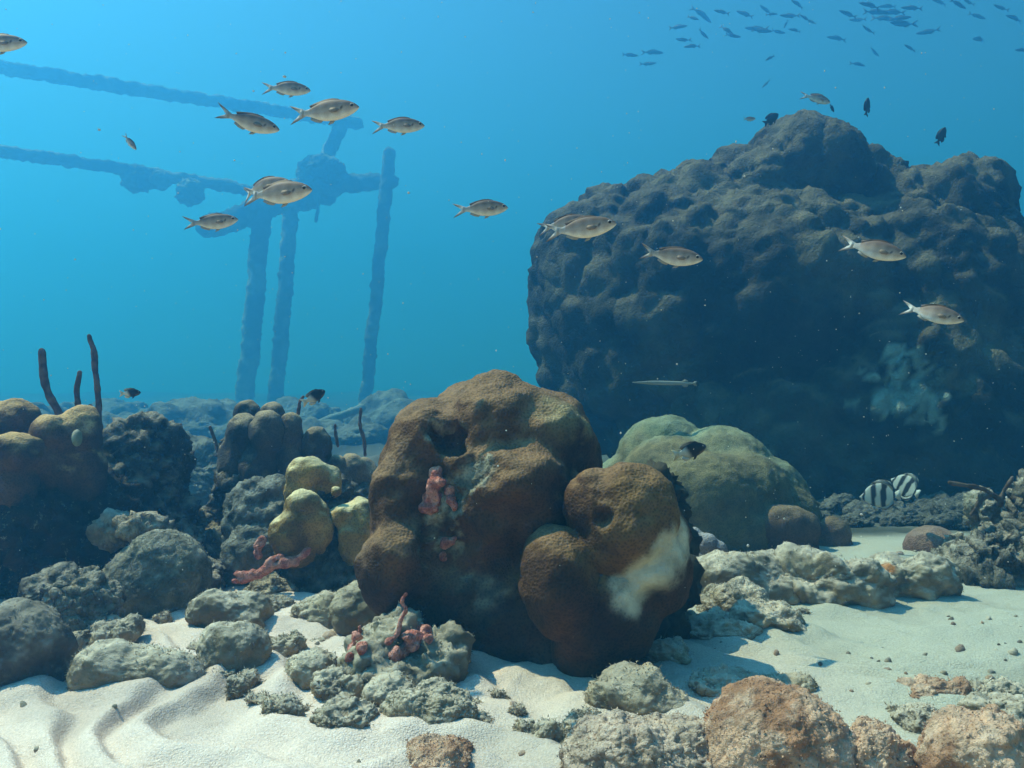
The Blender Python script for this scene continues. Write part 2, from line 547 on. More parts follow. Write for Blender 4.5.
# ------------------------------------------------------------------ the brown boulder coral in the middle
def main_coral():
    base = P(520, 680, 1.95); base[2] = G(base[0], base[1])
    t = thing("boulder_coral", "big brown boulder coral on the sand with a half bleached lobe and pink sponges", "coral", base)
    rows = [
        (490, 505, 2.02, 100, 110, 0.24), (432, 438, 1.98, 44, 48, 0.16), (492, 424, 2.02, 66, 50, 0.2), (545, 436, 2.0, 55, 50, 0.17),
        (560, 455, 2.08, 46, 46, 0.16), (402, 562, 1.86, 38, 56, 0.12, 8), (402, 500, 1.93, 32, 74, 0.14, 4), (412, 480, 1.93, 36, 60, .13), (510, 480, 1.87, 66, 42, 0.12), (540, 500, 1.88, 44, 46, 0.11),
        (455, 585, 1.95, 56, 56, 0.17), (522, 600, 1.98, 92, 84, 0.22), (560, 640, 1.90, 60, 54, 0.14), (496, 640, 1.93, 46, 50, 0.15), (545, 668, 1.88, 62, 34, .13), (500, 672, 1.86, 36, 26, .10), (465, 470, 1.86, 34, 30, 0.07), (575, 560, 1.95, 60, 80, 0.17),
    ]
    src = remeshed("main_mass", lobes_px(rows), 0.0065, 12)
    HOLE = surf(src, [(450, 436, 15), (440, 430, 12), (456, 446, 10)])
    GREY = surf(src, [(470, 470, 16), (482, 464, 11), (462, 482, 15), (450, 496, 15), (440, 512, 14), (452, 505, 12), (436, 530, 12), (448, 548, 14), (430, 556, 10), (448, 560, 9)])
    ROUND = surf(src, [(480, 602, 27), (474, 612, 20), (490, 596, 16)])
    PALE = surf(src, [(562, 412, 24), (578, 408, 18), (550, 400, 10), (590, 425, 12)])
    CREASE = surf(src, [(505, 470, 12), (490, 480, 10), (515, 545, 14), (500, 555, 14), (470, 545, 12), (585, 445, 12)])
    def disp1(p):
        return 0.026 * fbm(p, 6.0, 3, 3) + 0.008 * (ridged(p, 9, 3, 8) - .4) + 0.005 * fbm(p, 24, 3, 4)
    def disp2(p):
        m = near_mask(p, HOLE, .02, 77, .25, 40, .3)
        g = near_mask(p, GREY, .02, 78, .4, 40, .35)
        r = near_mask(p, ROUND, .02, 79, .3, 40, .3)
        c = near_mask(p, CREASE, .02, 80, .3, 30, .8)
        return -.040 * m - .016 * g + .006 * r - .016 * c + (m + g + r) * .005 * (ridged(p, 55, 3, 9) - .3)
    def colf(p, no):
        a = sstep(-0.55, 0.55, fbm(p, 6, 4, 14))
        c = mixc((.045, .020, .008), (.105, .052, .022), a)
        tan = sstep(0.15, 0.80, no[:, 2] + 0.25 * fbm(p, 8, 3, 15)) * 0.6             # paler tan on what faces up
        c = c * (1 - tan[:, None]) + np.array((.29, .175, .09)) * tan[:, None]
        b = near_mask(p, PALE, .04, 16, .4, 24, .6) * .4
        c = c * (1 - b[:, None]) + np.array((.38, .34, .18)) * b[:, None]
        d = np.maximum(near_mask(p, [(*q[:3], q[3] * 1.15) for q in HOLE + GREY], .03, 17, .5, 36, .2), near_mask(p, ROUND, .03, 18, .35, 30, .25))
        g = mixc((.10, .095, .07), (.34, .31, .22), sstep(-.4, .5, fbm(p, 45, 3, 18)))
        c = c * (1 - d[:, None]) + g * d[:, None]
        low = sstep(.20, .08, p[:, 2] + .06 * fbm(p, 9, 3, 19))                       # dull brown towards the sand
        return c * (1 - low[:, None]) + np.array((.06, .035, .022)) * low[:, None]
    displace(src, disp1, disp2, lambda p: .0012 * np.abs(fbm(p, 170, 2, 6)))
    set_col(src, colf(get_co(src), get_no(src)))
    global CORAL_SRC
    CORAL_SRC = src.copy()
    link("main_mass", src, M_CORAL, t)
    # the lobe on its flank
    rows = [(625, 520, 1.78, 56, 60, 0.12), (645, 555, 1.80, 48, 70, 0.11), (590, 500, 1.78, 26, 36, 0.09), (620, 600, 1.80, 48, 55, 0.11),
            (556, 580, 1.74, 38, 52, 0.09), (590, 630, 1.80, 44, 52, 0.10), (576, 655, 1.82, 24, 36, 0.07)]
    src = remeshed("side_lobe", lobes_px(rows), 0.006, 6)
    WHITE = surf(src, [(689, 505, 10), (689, 522, 13), (687, 540, 16), (679, 555, 18), (668, 566, 18), (655, 576, 18), (642, 586, 16), (630, 594, 15), (618, 586, 10), (634, 606, 11), (672, 545, 14), (650, 566, 10)])
    HALO = surf(src, [(655, 505, 40), (635, 550, 46), (665, 480, 26), (600, 560, 30)])
    PIT = surf(src, [(603, 518, 9)])
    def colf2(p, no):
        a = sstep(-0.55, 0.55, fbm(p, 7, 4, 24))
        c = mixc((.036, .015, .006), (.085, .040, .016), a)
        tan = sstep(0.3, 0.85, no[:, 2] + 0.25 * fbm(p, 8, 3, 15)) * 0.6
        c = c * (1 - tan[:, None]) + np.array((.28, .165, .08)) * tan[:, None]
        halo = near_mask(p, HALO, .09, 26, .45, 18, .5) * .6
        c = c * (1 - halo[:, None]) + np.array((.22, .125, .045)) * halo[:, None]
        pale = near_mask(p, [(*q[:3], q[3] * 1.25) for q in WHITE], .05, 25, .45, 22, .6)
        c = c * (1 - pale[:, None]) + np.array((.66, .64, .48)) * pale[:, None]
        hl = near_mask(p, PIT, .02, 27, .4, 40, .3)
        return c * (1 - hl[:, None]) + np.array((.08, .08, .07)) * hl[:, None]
    def disp3(p):
        m = near_mask(p, PIT, .02, 27, .3, 40, .4)
        rim = near_mask(p, [(*q[:3], q[3] * 1.7) for q in PIT], .02, 28, .2, 40, .4) - m
        return .020 * fbm(p, 7, 3, 23) + .005 * fbm(p, 24, 3, 24) - .018 * m + .005 * rim
    displace(src, disp3, lambda p: .0012 * np.abs(fbm(p, 170, 2, 6)))
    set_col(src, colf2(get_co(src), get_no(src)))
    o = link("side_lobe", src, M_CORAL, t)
    o["label"] = "rounded lobe with a white bleached patch"
main_coral()

# ------------------------------------------------------------------ the great dark coral mound behind
def mound():
    Z = 1.12
    base = P(790, 500, 5.6 * Z); base[2] = G(base[0], base[1])
    t = thing("coral_mound", "huge knobbly coral mound looming dark in the water behind the brown boulder coral", "coral mound", base)
    rows = [
        (690, 330, 5.7, 150, 140, 1.1), (640, 300, 5.7, 98, 100, 0.8), (598, 285, 5.6, 60, 80, 0.6), (750, 330, 5.7, 160, 140, 1.2),
        (800, 186, 5.5, 56, 58, 0.46), (758, 202, 5.5, 50, 50, 0.42), (848, 212, 5.6, 48, 52, .42), (745, 205, 5.6, 44, 46, 0.45), (700, 220, 5.6, 50, 48, 0.5), (655, 228, 5.6, 46, 44, 0.45), (612, 238, 5.6, 40, 44, 0.4),
        (865, 330, 5.7, 125, 130, 1.1), (880, 228, 5.6, 44, 46, 0.5), (930, 222, 5.5, 46, 44, 0.5), (960, 215, 5.6, 34, 42, 0.4), (940, 330, 5.7, 62, 120, 0.9),
        (850, 415, 5.45, 165, 140, 1.15), (750, 430, 5.45, 130, 115, 1.0), (960, 425, 5.45, 84, 125, 0.95), (1000, 400, 5.9, 55, 100, 0.6), (700, 380, 5.6, 120, 90, 0.9),
    ]
    rows = [(r[0], r[1], r[2] * Z, r[3], r[4], r[5] * Z) for r in rows]
    def d1(p):
        p = p / Z
        return Z * 0.07 * (knobs(p, 2.4, 3) - 0.7) + Z * 0.05 * fbm(p, 1.8, 3, 4)
    def d2(p):
        p = p / Z
        q = p * np.array([1, 1, 0.5]) + 0.06 * np.stack([fbm(p, 3, 2, 61), fbm(p, 3, 2, 62), fbm(p, 3, 2, 63)], 1)
        return Z * 0.15 * (knobs(q, 6.8, 5) - 0.65)
    def d3(p):
        p = p / Z
        return Z * 0.035 * fbm(p, 11, 4, 6) + Z * 0.05 * (knobs(p, 13, 8) - 0.65)
    def colf(p, no):
        p = p / Z
        c = mixc((0.035, 0.035, 0.026), (0.105, 0.095, 0.06), sstep(-0.5, 0.6, fbm(p, 2.5, 4, 7)))
        s = sstep(0.3, 0.9, no[:, 2] + 0.3 * fbm(p, 6, 3, 9)) * 0.55
        c = c * (1 - s[:, None]) + np.array((0.24, 0.20, 0.125)) * s[:, None]
        pt = sstep(.45, .8, fbm(p, 3.3, 4, 81)) * .8
        c = c * (1 - pt[:, None]) + np.array((.17, .15, .09)) * pt[:, None]
        m = near_mask(p, [(*P(893, 372, 4.25), 0.14), (*P(905, 398, 4.25), 0.17), (*P(922, 412, 4.25), 0.13)], 0.1, 8, 0.75, 11, 0.12) * sstep(-.6, .1, fbm(p, 30, 3, 82))
        return c * (1 - m[:, None]) + np.array((0.34, 0.42, 0.34)) * m[:, None]
    o = blob("mound_body", rows, 0.032, M_FAR, colf, 3, (d1, d2, d3), t)
    return o
mound()


# ------------------------------------------------------------------ tubes: pipes, sea rods, rope sponges
def tube_data(pts, radii, sides=14, sub=8):
    """a closed tube through PTS (catmull-rom), as verts and faces"""
    pts = [np.asarray(p, float) for p in pts]
    if np.isscalar(radii):
        radii = [radii] * len(pts)
    q = [2 * pts[0] - pts[1]] + pts + [2 * pts[-1] - pts[-2]]
    C, Rr = [], []
    for i in range(len(pts) - 1):
        a, b, c, d = q[i:i + 4]
        for k in range(sub):
            t = k / sub
            C.append(0.5 * (2 * b + (c - a) * t + (2 * a - 5 * b + 4 * c - d) * t * t + (3 * b - a - 3 * c + d) * t ** 3))
            Rr.append(radii[i] * (1 - t) + radii[i + 1] * t)
    C.append(pts[-1]); Rr.append(radii[-1])
    C = np.array(C)
    T = np.gradient(C, axis=0); T /= np.linalg.norm(T, axis=1)[:, None] + 1e-12
    up = np.array([0.31, 0.83, 0.46])
    V = []
    for c, t, r in zip(C, T, Rr):
        u = np.cross(t, up); u /= np.linalg.norm(u); w = np.cross(t, u)
        for k in range(sides):
            a = 2 * math.pi * k / sides
            V.append(c + r * (math.cos(a) * u + math.sin(a) * w))
    F = []
    n = len(C)
    for i in range(n - 1):
        for k in range(sides):
            k2 = (k + 1) % sides
            F.append([i * sides + k, i * sides + k2, (i + 1) * sides + k2, (i + 1) * sides + k])
    # rounded ends
    for end, i, sgn in ((0, 0, -1), (1, n - 1, 1)):
        r = Rr[i]
        prev = [i * sides + k for k in range(sides)]
        for lift, sc in ((0.5, 0.85), (0.85, 0.5)):
            st = len(V)
            cc = C[i] + T[i] * sgn * r * lift
            for k in range(sides):
                V.append(cc + (V[i * sides + k] - C[i]) * sc)
            for k in range(sides):
                k2 = (k + 1) % sides
                f = [prev[k], prev[k2], st + k2, st + k]
                F.append(f if sgn > 0 else f[::-1])
            prev = list(range(st, st + sides))
        V.append(C[i] + T[i] * sgn * r)
        for k in range(sides):
            k2 = (k + 1) % sides
            f = [prev[k], prev[k2], len(V) - 1]
            F.append(f if sgn > 0 else f[::-1])
    return np.array(V), F

def tube(name, pts, radii, mat, colf, sides=14, sub=8, disp=(), parent=None, origin=None):
    v, f = tube_data(pts, radii, sides, sub)
    me = mesh_from(name, v, f)
    displace(me, *disp)
    set_col(me, colf(get_co(me), get_no(me)))
    return link(name, me, mat, parent, origin)

# ------------------------------------------------------------------ the sunken pipe frame
def pipe_frame():
    K = 26.0
    Q = lambda px, py, k=1.0: P(px, py, K * k)
    g = Q(255, 430); g[2] = G(g[0], g[1])
    t = thing("sunken_frame", "sunken frame of growth-covered pipes and posts fading into the blue water", "pipe frame", g)
    colf = lambda p, no: mixc((0.09, 0.10, 0.08), (0.34, 0.33, 0.25), sstep(-0.4, 0.5, fbm(p, 1.5, 3, 3)))
    sc = K / FPX
    def dz(a):
        return (lambda p: a * 0.9 * fbm(p, 5.5, 4, 4) + a * 1.3 * (knobs(p, 7.5, 6) - 0.75) + a * .5 * fbm(p, 20, 2, 9),)
    def pipe(name, pts, r, amp=0.05):
        # many stations, so that the crust has verts to sit on
        pts = [np.asarray(p) for p in pts]
        rs = [r] * len(pts) if np.isscalar(r) else list(r)
        fine, rf = [], []
        for a, b, ra, rb in zip(pts[:-1], pts[1:], rs[:-1], rs[1:]):
            n = max(2, int(np.linalg.norm(b - a) / 0.5))
            fine += [a + (b - a) * i / n for i in range(n)]
            rf += [ra + (rb - ra) * i / n for i in range(n)]
        fine.append(pts[-1]); rf.append(rs[-1])
        fine = [p + 0.012 * np.array([math.sin(i * 1.7), math.cos(i * 2.3), math.sin(i * 2.9 + 1)]) for i, p in enumerate(fine)]
        return tube(name, fine, rf, M_PIPE, colf, 18, 10, dz(amp), t)
    def down(px, py, px2, k):
        a = Q(px, py, k); b = Q(px2, 440, k); b[2] = G(b[0], b[1]) - 0.1
        return [a, (a + b) / 2 + np.array([0.03, 0, 0]), b]
    pipe("post", down(262, 212, 243, 1.0), 9.0 * sc)
    pipe("post", down(291, 205, 274, 1.04), 7.6 * sc)
    pipe("post", down(389, 154, 364, 1.02), 6.2 * sc)
    pipe("beam", [Q(-40, 141, 0.80), Q(0, 151, 0.83), Q(130, 170, 0.93), Q(262, 192, 1.0), Q(330, 200, 1.05)], 5.2 * sc)
    pipe("beam", [Q(-40, 58, 0.84), Q(0, 67, 0.86), Q(180, 96, 0.97), Q(358, 123, 1.09)], 5.8 * sc, 0.06)
    pipe("beam", [Q(206, 228, 0.97), Q(250, 214, 1.0), Q(320, 184, 1.03), Q(392, 181, 1.03)], [9.5 * sc, 12 * sc, 10 * sc, 7.5 * sc], 0.06)
    pipe("brace", [Q(316, 182, 1.03), Q(330, 150, 1.06), Q(342, 124, 1.08)], 7 * sc)
    def clump(px, py, k, rx, ry):
        blob("growth_clump", [(px, py, K * k, rx, ry, rx * sc), (px + rx * 0.5, py + ry * 0.3, K * k, rx * 0.6, ry * 0.6, rx * 0.6 * sc)], 0.035, M_PIPE, colf, 3, dz(0.08), t)
    clump(135, 179, 0.935, 13, 13); clump(190, 192, 0.955, 13, 13); clump(160, 180, 0.94, 10, 9)
    clump(322, 176, 1.03, 25, 20); clump(300, 195, 1.02, 18, 15); clump(215, 224, 0.97, 13, 10)
    pipe("rope_end", [Q(316, 196, 1.0), Q(318, 210, 1.0), Q(316, 221, 1.0)], 1.6 * sc, 0.01)
    p2 = tube("fallen_pipe", [P(298, 428, 11.0), P(322, 422, 11.3), P(362, 408, 12.0)], 0.05, M_PIPE, lambda p, no: np.tile((0.30, 0.32, 0.26), (len(p), 1)), 10, 4, (lambda p: 0.015 * fbm(p, 6, 2, 3),))
    tag(p2, "thin pale pipe lying aslant on the far reef under the frame's posts", "pipe")
pipe_frame()

# ------------------------------------------------------------------ corals and dead rock in the middle distance
def head_col(seed, a=(0.075, 0.045, 0.028), b=(0.17, 0.105, 0.055), crown=(0.30, 0.22, 0.115), k=0.7, lo=0.25, hi=0.85, fs=7):
    def f(p, no):
        c = mixc(a, b, sstep(-0.5, 0.5, fbm(p, fs, 4, seed)))
        s = sstep(lo, hi, no[:, 2] + 0.25 * fbm(p, fs * 1.4, 3, seed + 1)) * k
        return c * (1 - s[:, None]) + np.asarray(crown) * s[:, None]
    return f

def rockf(seed, **kw):
    return lambda p, no: rock_col(p, no, seed, **kw)

def crust(amp=0.02, sc=11, seed=3):
    return (lambda p: amp * 1.5 * fbm(p, sc * 0.5, 3, seed), lambda p: amp * (knobs(p, sc, seed + 1) - 0.65) + amp * 0.7 * (ridged(p, sc * 1.8, 3, seed + 2) - 0.4),
            lambda p: amp * 0.75 * fbm(p, sc * 4.5, 3, seed + 5))

def lobe_rows(t_name_rows):
    pass

def left_head():
    Y = 2.55
    b = P(30, 590, Y); b[2] = G(b[0], b[1])
    t = thing("lobed_coral", "dark lobed coral head with tan rounded tops at the edge below the sea rods", "coral", b)
    cf = head_col(3, (0.04, 0.022, 0.016), (0.11, 0.06, 0.032), (0.58, 0.36, 0.16), .9, .15, .8)
    d = (lambda p: 0.016 * fbm(p, 8, 3, 4), lambda p: 0.005 * fbm(p, 40, 3, 5))
    blob("lobe", [(14, 421, Y + .04, 24, 25, .08), (-25, 435, Y, 30, 40, .12), (-10, 470, Y, 36, 40, .12)], .011, M_CORAL, cf, 5, d, t)
    blob("lobe", [(50, 436, Y - .10, 19, 19, .07), (36, 458, Y - .12, 24, 22, .08), (80, 434, Y - .04, 20, 27, .08), (62, 476, Y - .04, 42, 44, .11)], .010, M_CORAL, cf, 4, d, t)
    blob("lobe", [(14, 452, Y - .20, 27, 20, .08), (5, 484, Y - .16, 36, 38, .1)], .010, M_CORAL, cf, 5, d, t)
    o = blob("dead_base", [(30, 520, Y, 75, 55, .22), (-20, 560, Y, 60, 60, .2), (75, 560, Y + .02, 62, 58, .2), (100, 520, Y + .06, 35, 55, .14), (30, 585, Y + .1, 110, 40, .2)], .013, M_CRUST,
             head_col(5, (0.016, 0.010, 0.009), (0.045, 0.028, 0.022), (0.09, 0.08, 0.06), .5), 3, crust(.03, 10, 5), t)
    o["label"] = "dark dead base crusted with algae"
    k = blob("polyp_knob", [(77, 438, Y - .2, 5, 9, .016)], .004, M_ROCK, rockf(4, base=(.2, .25, .17)), 2, (), t)
left_head()

Yb = 2.85
o = blob("dead_coral_rock", [(135, 446, Yb, 36, 20, .13), (115, 455, Yb, 20, 22, .1), (165, 465, Yb + .05, 16, 24, .08), (132, 500, Yb, 44, 62, .18), (168, 520, Yb + .08, 24, 60, .12), (150, 565, Yb, 52, 50, .18), (110, 540, Yb, 30, 70, .15)],
         .012, M_CRUST, rock_col and rockf(14, base=(.06, .055, .045), dark=(.022, .02, .018), silt=(.42, .36, .27), silt_k=.75), 3, crust(.028, 12, 8))
tag(o, "dark crusty dead coral block with pale broken top beside the lobed coral head", "dead coral")
o = blob("dead_coral_rock", [(138, 526, 2.42, 30, 10, .07), (118, 530, 2.42, 16, 12, .05), (160, 532, 2.44, 12, 12, .05)], .009, M_CRUST, rockf(15, silt_k=.8), 2, crust(.02, 16, 9))
tag(o, "ragged crust of dead coral lying atop the smooth sloping boulder", "dead coral")

def sea_rod(pts, Y, r, label, col=((.10, .055, .05), (.20, .12, .09)), group=None):
    q = [P(x, y, Y) for x, y in pts]
    rr = [r * .9] + [r] * (len(q) - 2) + [r * .75]
    o = tube("sea_rod", q, rr, M_ROD, lambda p, no: mixc(col[0], col[1], sstep(-.5, .5, fbm(p, 60, 2, 3))), 12, 14,
             (lambda p: r * .28 * (knobs(p, .55 / r, 3) - .5) + r * .2 * fbm(p, .4 / r, 2, 4),), None, q[0])
    return tag(o, label, "sea rod", group)
Gr = "sea rods standing behind the lobed coral"
sea_rod([(62, 418), (54, 404), (47, 390), (43, 370), (42, 351)], 2.6, .0105, "thick sea rod curving up from the lobed coral, farthest from the dead coral block", group=Gr)
sea_rod([(80, 420), (78, 405), (77, 388), (80, 373)], 2.62, .008, "short straight sea rod between the thick curved rod and the tallest rod", group=Gr)
sea_rod([(97, 436), (99, 415), (98, 395), (95, 368), (94, 352), (89, 336)], 2.6, .0078, "tallest thin sea rod beside the pale-topped dead coral block", group=Gr)
sea_rod([(94, 430), (93, 415), (90, 407)], 2.6, .009, "stubby low sea rod tucked against the tallest rod", ((.12, .05, .05), (.22, .12, .10)), group=Gr)
Gw = "thin sea whips among the pillar corals"
sea_rod([(222, 462), (218, 450), (214, 438), (210, 427)], 3.2, .006, "thin dark sea whip leaning by the side of the pillar coral, in open water", group=Gw)
sea_rod([(365, 455), (364, 440), (360, 425), (361, 409)], 3.4, .0065, "tallest thin sea whip near the big brown boulder coral", group=Gw)
sea_rod([(338, 446), (336, 436), (335, 425)], 3.4, .006, "short thin sea whip rising between the pillar lobes and the tallest whip", group=Gw)
sea_rod([(296, 424), (298, 413), (300, 402), (303, 397)], 3.1, .006, "bent sea whip on top of the pillar coral under the black and white fish", group=Gw)

def pillar():
    Y = 3.05
    b = P(285, 540, Y); b[2] = G(b[0], b[1])
    t = thing("pillar_coral", "grey brown coral of upright rounded lobes behind the yellow coral", "coral", b)
    cf = head_col(9, (.05, .04, .032), (.12, .09, .062), (.42, .31, .18), .8, .2, .85)
    d = (lambda p: .014 * fbm(p, 10, 3, 4), lambda p: .0025 * fbm(p, 60, 3, 5))
    for rows in ([(247, 413, Y + .12, 13, 12, .05), (247, 440, Y + .14, 12, 30, .05)], [(271, 415, Y + .10, 13, 13, .05), (271, 440, Y + .12, 13, 30, .05)],
                 [(243, 436, Y - .02, 19, 25, .07), (236, 462, Y, 20, 30, .07), (240, 485, Y, 20, 30, .07)], [(265, 437, Y - .05, 17, 26, .07, 10), (258, 468, Y - .04, 20, 32, .07)],
                 [(291, 435, Y, 13, 22, .05), (288, 462, Y, 16, 28, .06)], [(316, 446, Y + .02, 15, 22, .06), (318, 475, Y + .04, 18, 28, .07)],
                 [(338, 464, Y, 9, 11, .035), (336, 480, Y, 14, 18, .05)], [(352, 470, Y + .15, 16, 18, .05), (362, 480, Y + .2, 20, 25, .06)]):
        blob("lobe", rows, .009, M_CORAL, cf, 5, d, t)
    o = blob("dead_base", [(250, 500, Y + .05, 34, 40, .15), (310, 510, Y + .12, 60, 45, .15), (232, 470, Y + .08, 14, 40, .06), (270, 540, Y + .1, 70, 40, .2)], .012, M_CRUST, rockf(21, base=(.11, .10, .08), dark=(.05, .045, .04), silt_k=.4), 3, crust(.03, 12, 6), t)
    o["label"] = "ragged dead base of the pillar lobes"
pillar()

def yellow():
    Y = 2.45
    b = P(320, 600, Y); b[2] = G(b[0], b[1])
    t = thing("yellow_coral", "lumpy yellow and olive coral growing on a dark rock beside the brown boulder coral", "coral", b)
    cf = head_col(31, (.17, .10, .025), (.33, .22, .07), (.78, .64, .36), .9, .25, .85, 10)
    d = (lambda p: .013 * fbm(p, 11, 3, 4) + .003 * (ridged(p, 16, 2, 6) - .4), lambda p: .0025 * fbm(p, 60, 3, 5))
    for rows in ([(309, 473, Y + .08, 24, 19, .065), (304, 492, Y + .08, 20, 22, .06), (330, 482, Y + .1, 12, 16, .045)],
                 [(300, 504, Y - .04, 20, 15, .055), (292, 532, Y - .06, 22, 27, .06, 10), (314, 528, Y - .02, 22, 28, .06), (296, 550, Y - .03, 22, 18, .06)],
                 [(345, 514, Y, 19, 13, .05, -20), (362, 512, Y + .04, 18, 16, .05), (356, 535, Y, 20, 28, .055), (352, 550, Y + .02, 16, 18, .05)],
                 [(337, 492, Y, 7, 8, .02)]):
        blob("lobe", rows, .007, M_CORAL, cf, 5, d, t)
    o = blob("rock_base", [(320, 550, Y + .10, 48, 50, .15), (340, 580, Y + .08, 46, 46, .15), (310, 590, Y + .08, 40, 36, .14), (325, 505, Y + .14, 30, 40, .1), (370, 580, Y + .1, 24, 40, .1)], .011, M_CRUST,
             rockf(33, base=(.10, .11, .085), dark=(.045, .045, .04), silt_k=.35), 4, crust(.022, 11, 6), t)
yellow()
o = blob("lobed_dead_coral", [(284, 492, 2.62, 22, 16, .07), (256, 510, 2.58, 26, 28, .08), (280, 520, 2.54, 20, 22, .06), (240, 528, 2.58, 16, 26, .06), (262, 552, 2.52, 34, 26, .09), (285, 560, 2.5, 22, 22, .07), (248, 575, 2.55, 24, 22, .08)], .009, M_CRUST,
         rockf(41, base=(.24, .23, .18), dark=(.10, .10, .08), silt=(.42, .40, .32), silt_k=.55), 5, crust(.013, 13, 7))
tag(o, "pale grey lumpy dead coral between the yellow coral and the pillar lobes", "dead coral")

def boulder_col(seed, a, b, silt):
    return head_col(seed, a, b, silt, .55, .3, .9, 5)
def green_boulders():
    Y = 3.5
    b = P(720, 560, Y); b[2] = G(b[0], b[1])
    t = thing("boulder_coral", "olive green boulder coral of smooth overlapping domes at the foot of the dark mound", "coral", b)
    d = (lambda p: .012 * fbm(p, 6, 3, 4), lambda p: .006 * (knobs(p, 38, 5) - .5) + .005 * fbm(p, 40, 3, 8))
    pale = boulder_col(51, (.12, .15, .08), (.18, .20, .115), (.24, .25, .155))
    tan = boulder_col(52, (.095, .085, .04), (.165, .135, .06), (.21, .17, .085))
    brn = boulder_col(53, (.08, .05, .032), (.15, .095, .055), (.22, .16, .09))
    D = lambda rows, cf, vx=.013: blob("dome", rows, vx, M_CORAL, cf, 5, d, t)
    def mass(p, no):
        k = sstep(-.25, .25, (p[:, 1] - Y - .12) * 2.2 + (p[:, 2] - .36) * 1.5 + .5 * fbm(p, 4, 3, 55))
        return pale(p, no) * k[:, None] + tan(p, no) * (1 - k[:, None])
    o = blob("dome", [(664, 456, Y + .30, 46, 42, .2), (640, 500, Y + .30, 50, 50, .2), (724, 468, Y + .18, 50, 42, .2), (760, 500, Y + .14, 50, 45, .2), (696, 500, Y - .05, 72, 48, .24), (672, 480, Y + .05, 50, 44, .2),
                      (712, 530, Y - .05, 80, 45, .25), (660, 520, Y, 50, 60, .2), (776, 520, Y + .02, 46, 40, .16), (770, 540, Y + .05, 54, 35, .18), (740, 495, Y, 50, 44, .2)], .012, M_CORAL, mass, 16, d, t)
    o["label"] = "broad merged domes, olive in front and paler green behind"
    D([(782, 530, Y - .18, 36, 26, .11), (780, 550, Y - .15, 40, 26, .12)], brn)
    D([(830, 532, Y - .05, 20, 16, .07), (828, 548, Y - .05, 24, 18, .08)], brn)
green_boulders()

# long stones lying behind the bright sand
R_ = rock
R_("boulder", "long flat grey boulder just behind the bleached coral lobe", 738, 553, 604, 140, seed=61, mat=M_ROCK, depth=.55, rough=.10, lumps=.012, lscale=16)
R_("boulder", "broad lumpy grey boulder in the middle of the row behind the bright sand", 832, 552, 607, 118, seed=62, mat=M_ROCK, depth=.6, rough=.16, lumps=.02, lscale=12)
R_("boulder", "wedge-shaped grey boulder with an orange stain ending the row behind the sand", 910, 559, 600, 96, seed=63, mat=M_ROCK, depth=.6, rough=.13, lumps=.012, lscale=16,
   colf=lambda p, no, seed: (lambda c, m: c * (1 - m[:, None]) + np.array((.45, .20, .07)) * m[:, None])(rock_col(p, no, seed), near_mask(p, [(*P(885, 563, 2.42), .035)], .03, 7, .5, 30, .4)))
R_("boulder", "low knobbly boulder between the row's middle boulder and the olive coral domes", 800, 555, 585, 60, seed=64, mat=M_ROCK, depth=.8, rough=.16, lumps=.02, lscale=14, Y=2.75)
R_("rock", "small round rock half sunk in pale sand, touching a flatter neighbour", 770, 598, 636, 66, seed=65, rough=.14, lumps=.012, lscale=18)
R_("rock", "small flat rock half sunk in sand between the brown coral and the round rock", 732, 588, 618, 66, seed=66, rough=.14, lumps=.010, lscale=18)
R_("rock", "low crumbly rock emerging from the sand beside the bleached lobe's shadow", 712, 618, 640, 90, seed=67, rough=.16, lumps=.012, lscale=18)
o = blob("finger_coral", [(692, 540, 2.62, 12, 13, .035), (706, 545, 2.6, 12, 12, .035), (718, 550, 2.6, 9, 9, .03), (700, 556, 2.62, 22, 10, .05)], .005, M_CORAL, head_col(66, (.12, .11, .11), (.22, .20, .20), (.40, .37, .35), .7, fs=20), 3, (lambda p: .006 * (knobs(p, 70, 3) - .5),))
tag(o, "small mauve grey knobbly coral peeping out behind the bleached lobe", "coral")
o = blob("shadowed_coral", [(650, 520, 2.15, 36, 50, .12), (684, 545, 2.1, 10, 18, .05), (680, 575, 2.0, 12, 20, .05), (650, 585, 2.1, 36, 40, .1), (655, 622, 1.98, 20, 24, .07)], .009, M_ROCK, head_col(67, (.03, .028, .02), (.06, .055, .035), (.10, .09, .06), .5), 2, crust(.022, 16, 4))
tag(o, "dark ragged dead coral edge behind the bleached lobe", "dead coral")

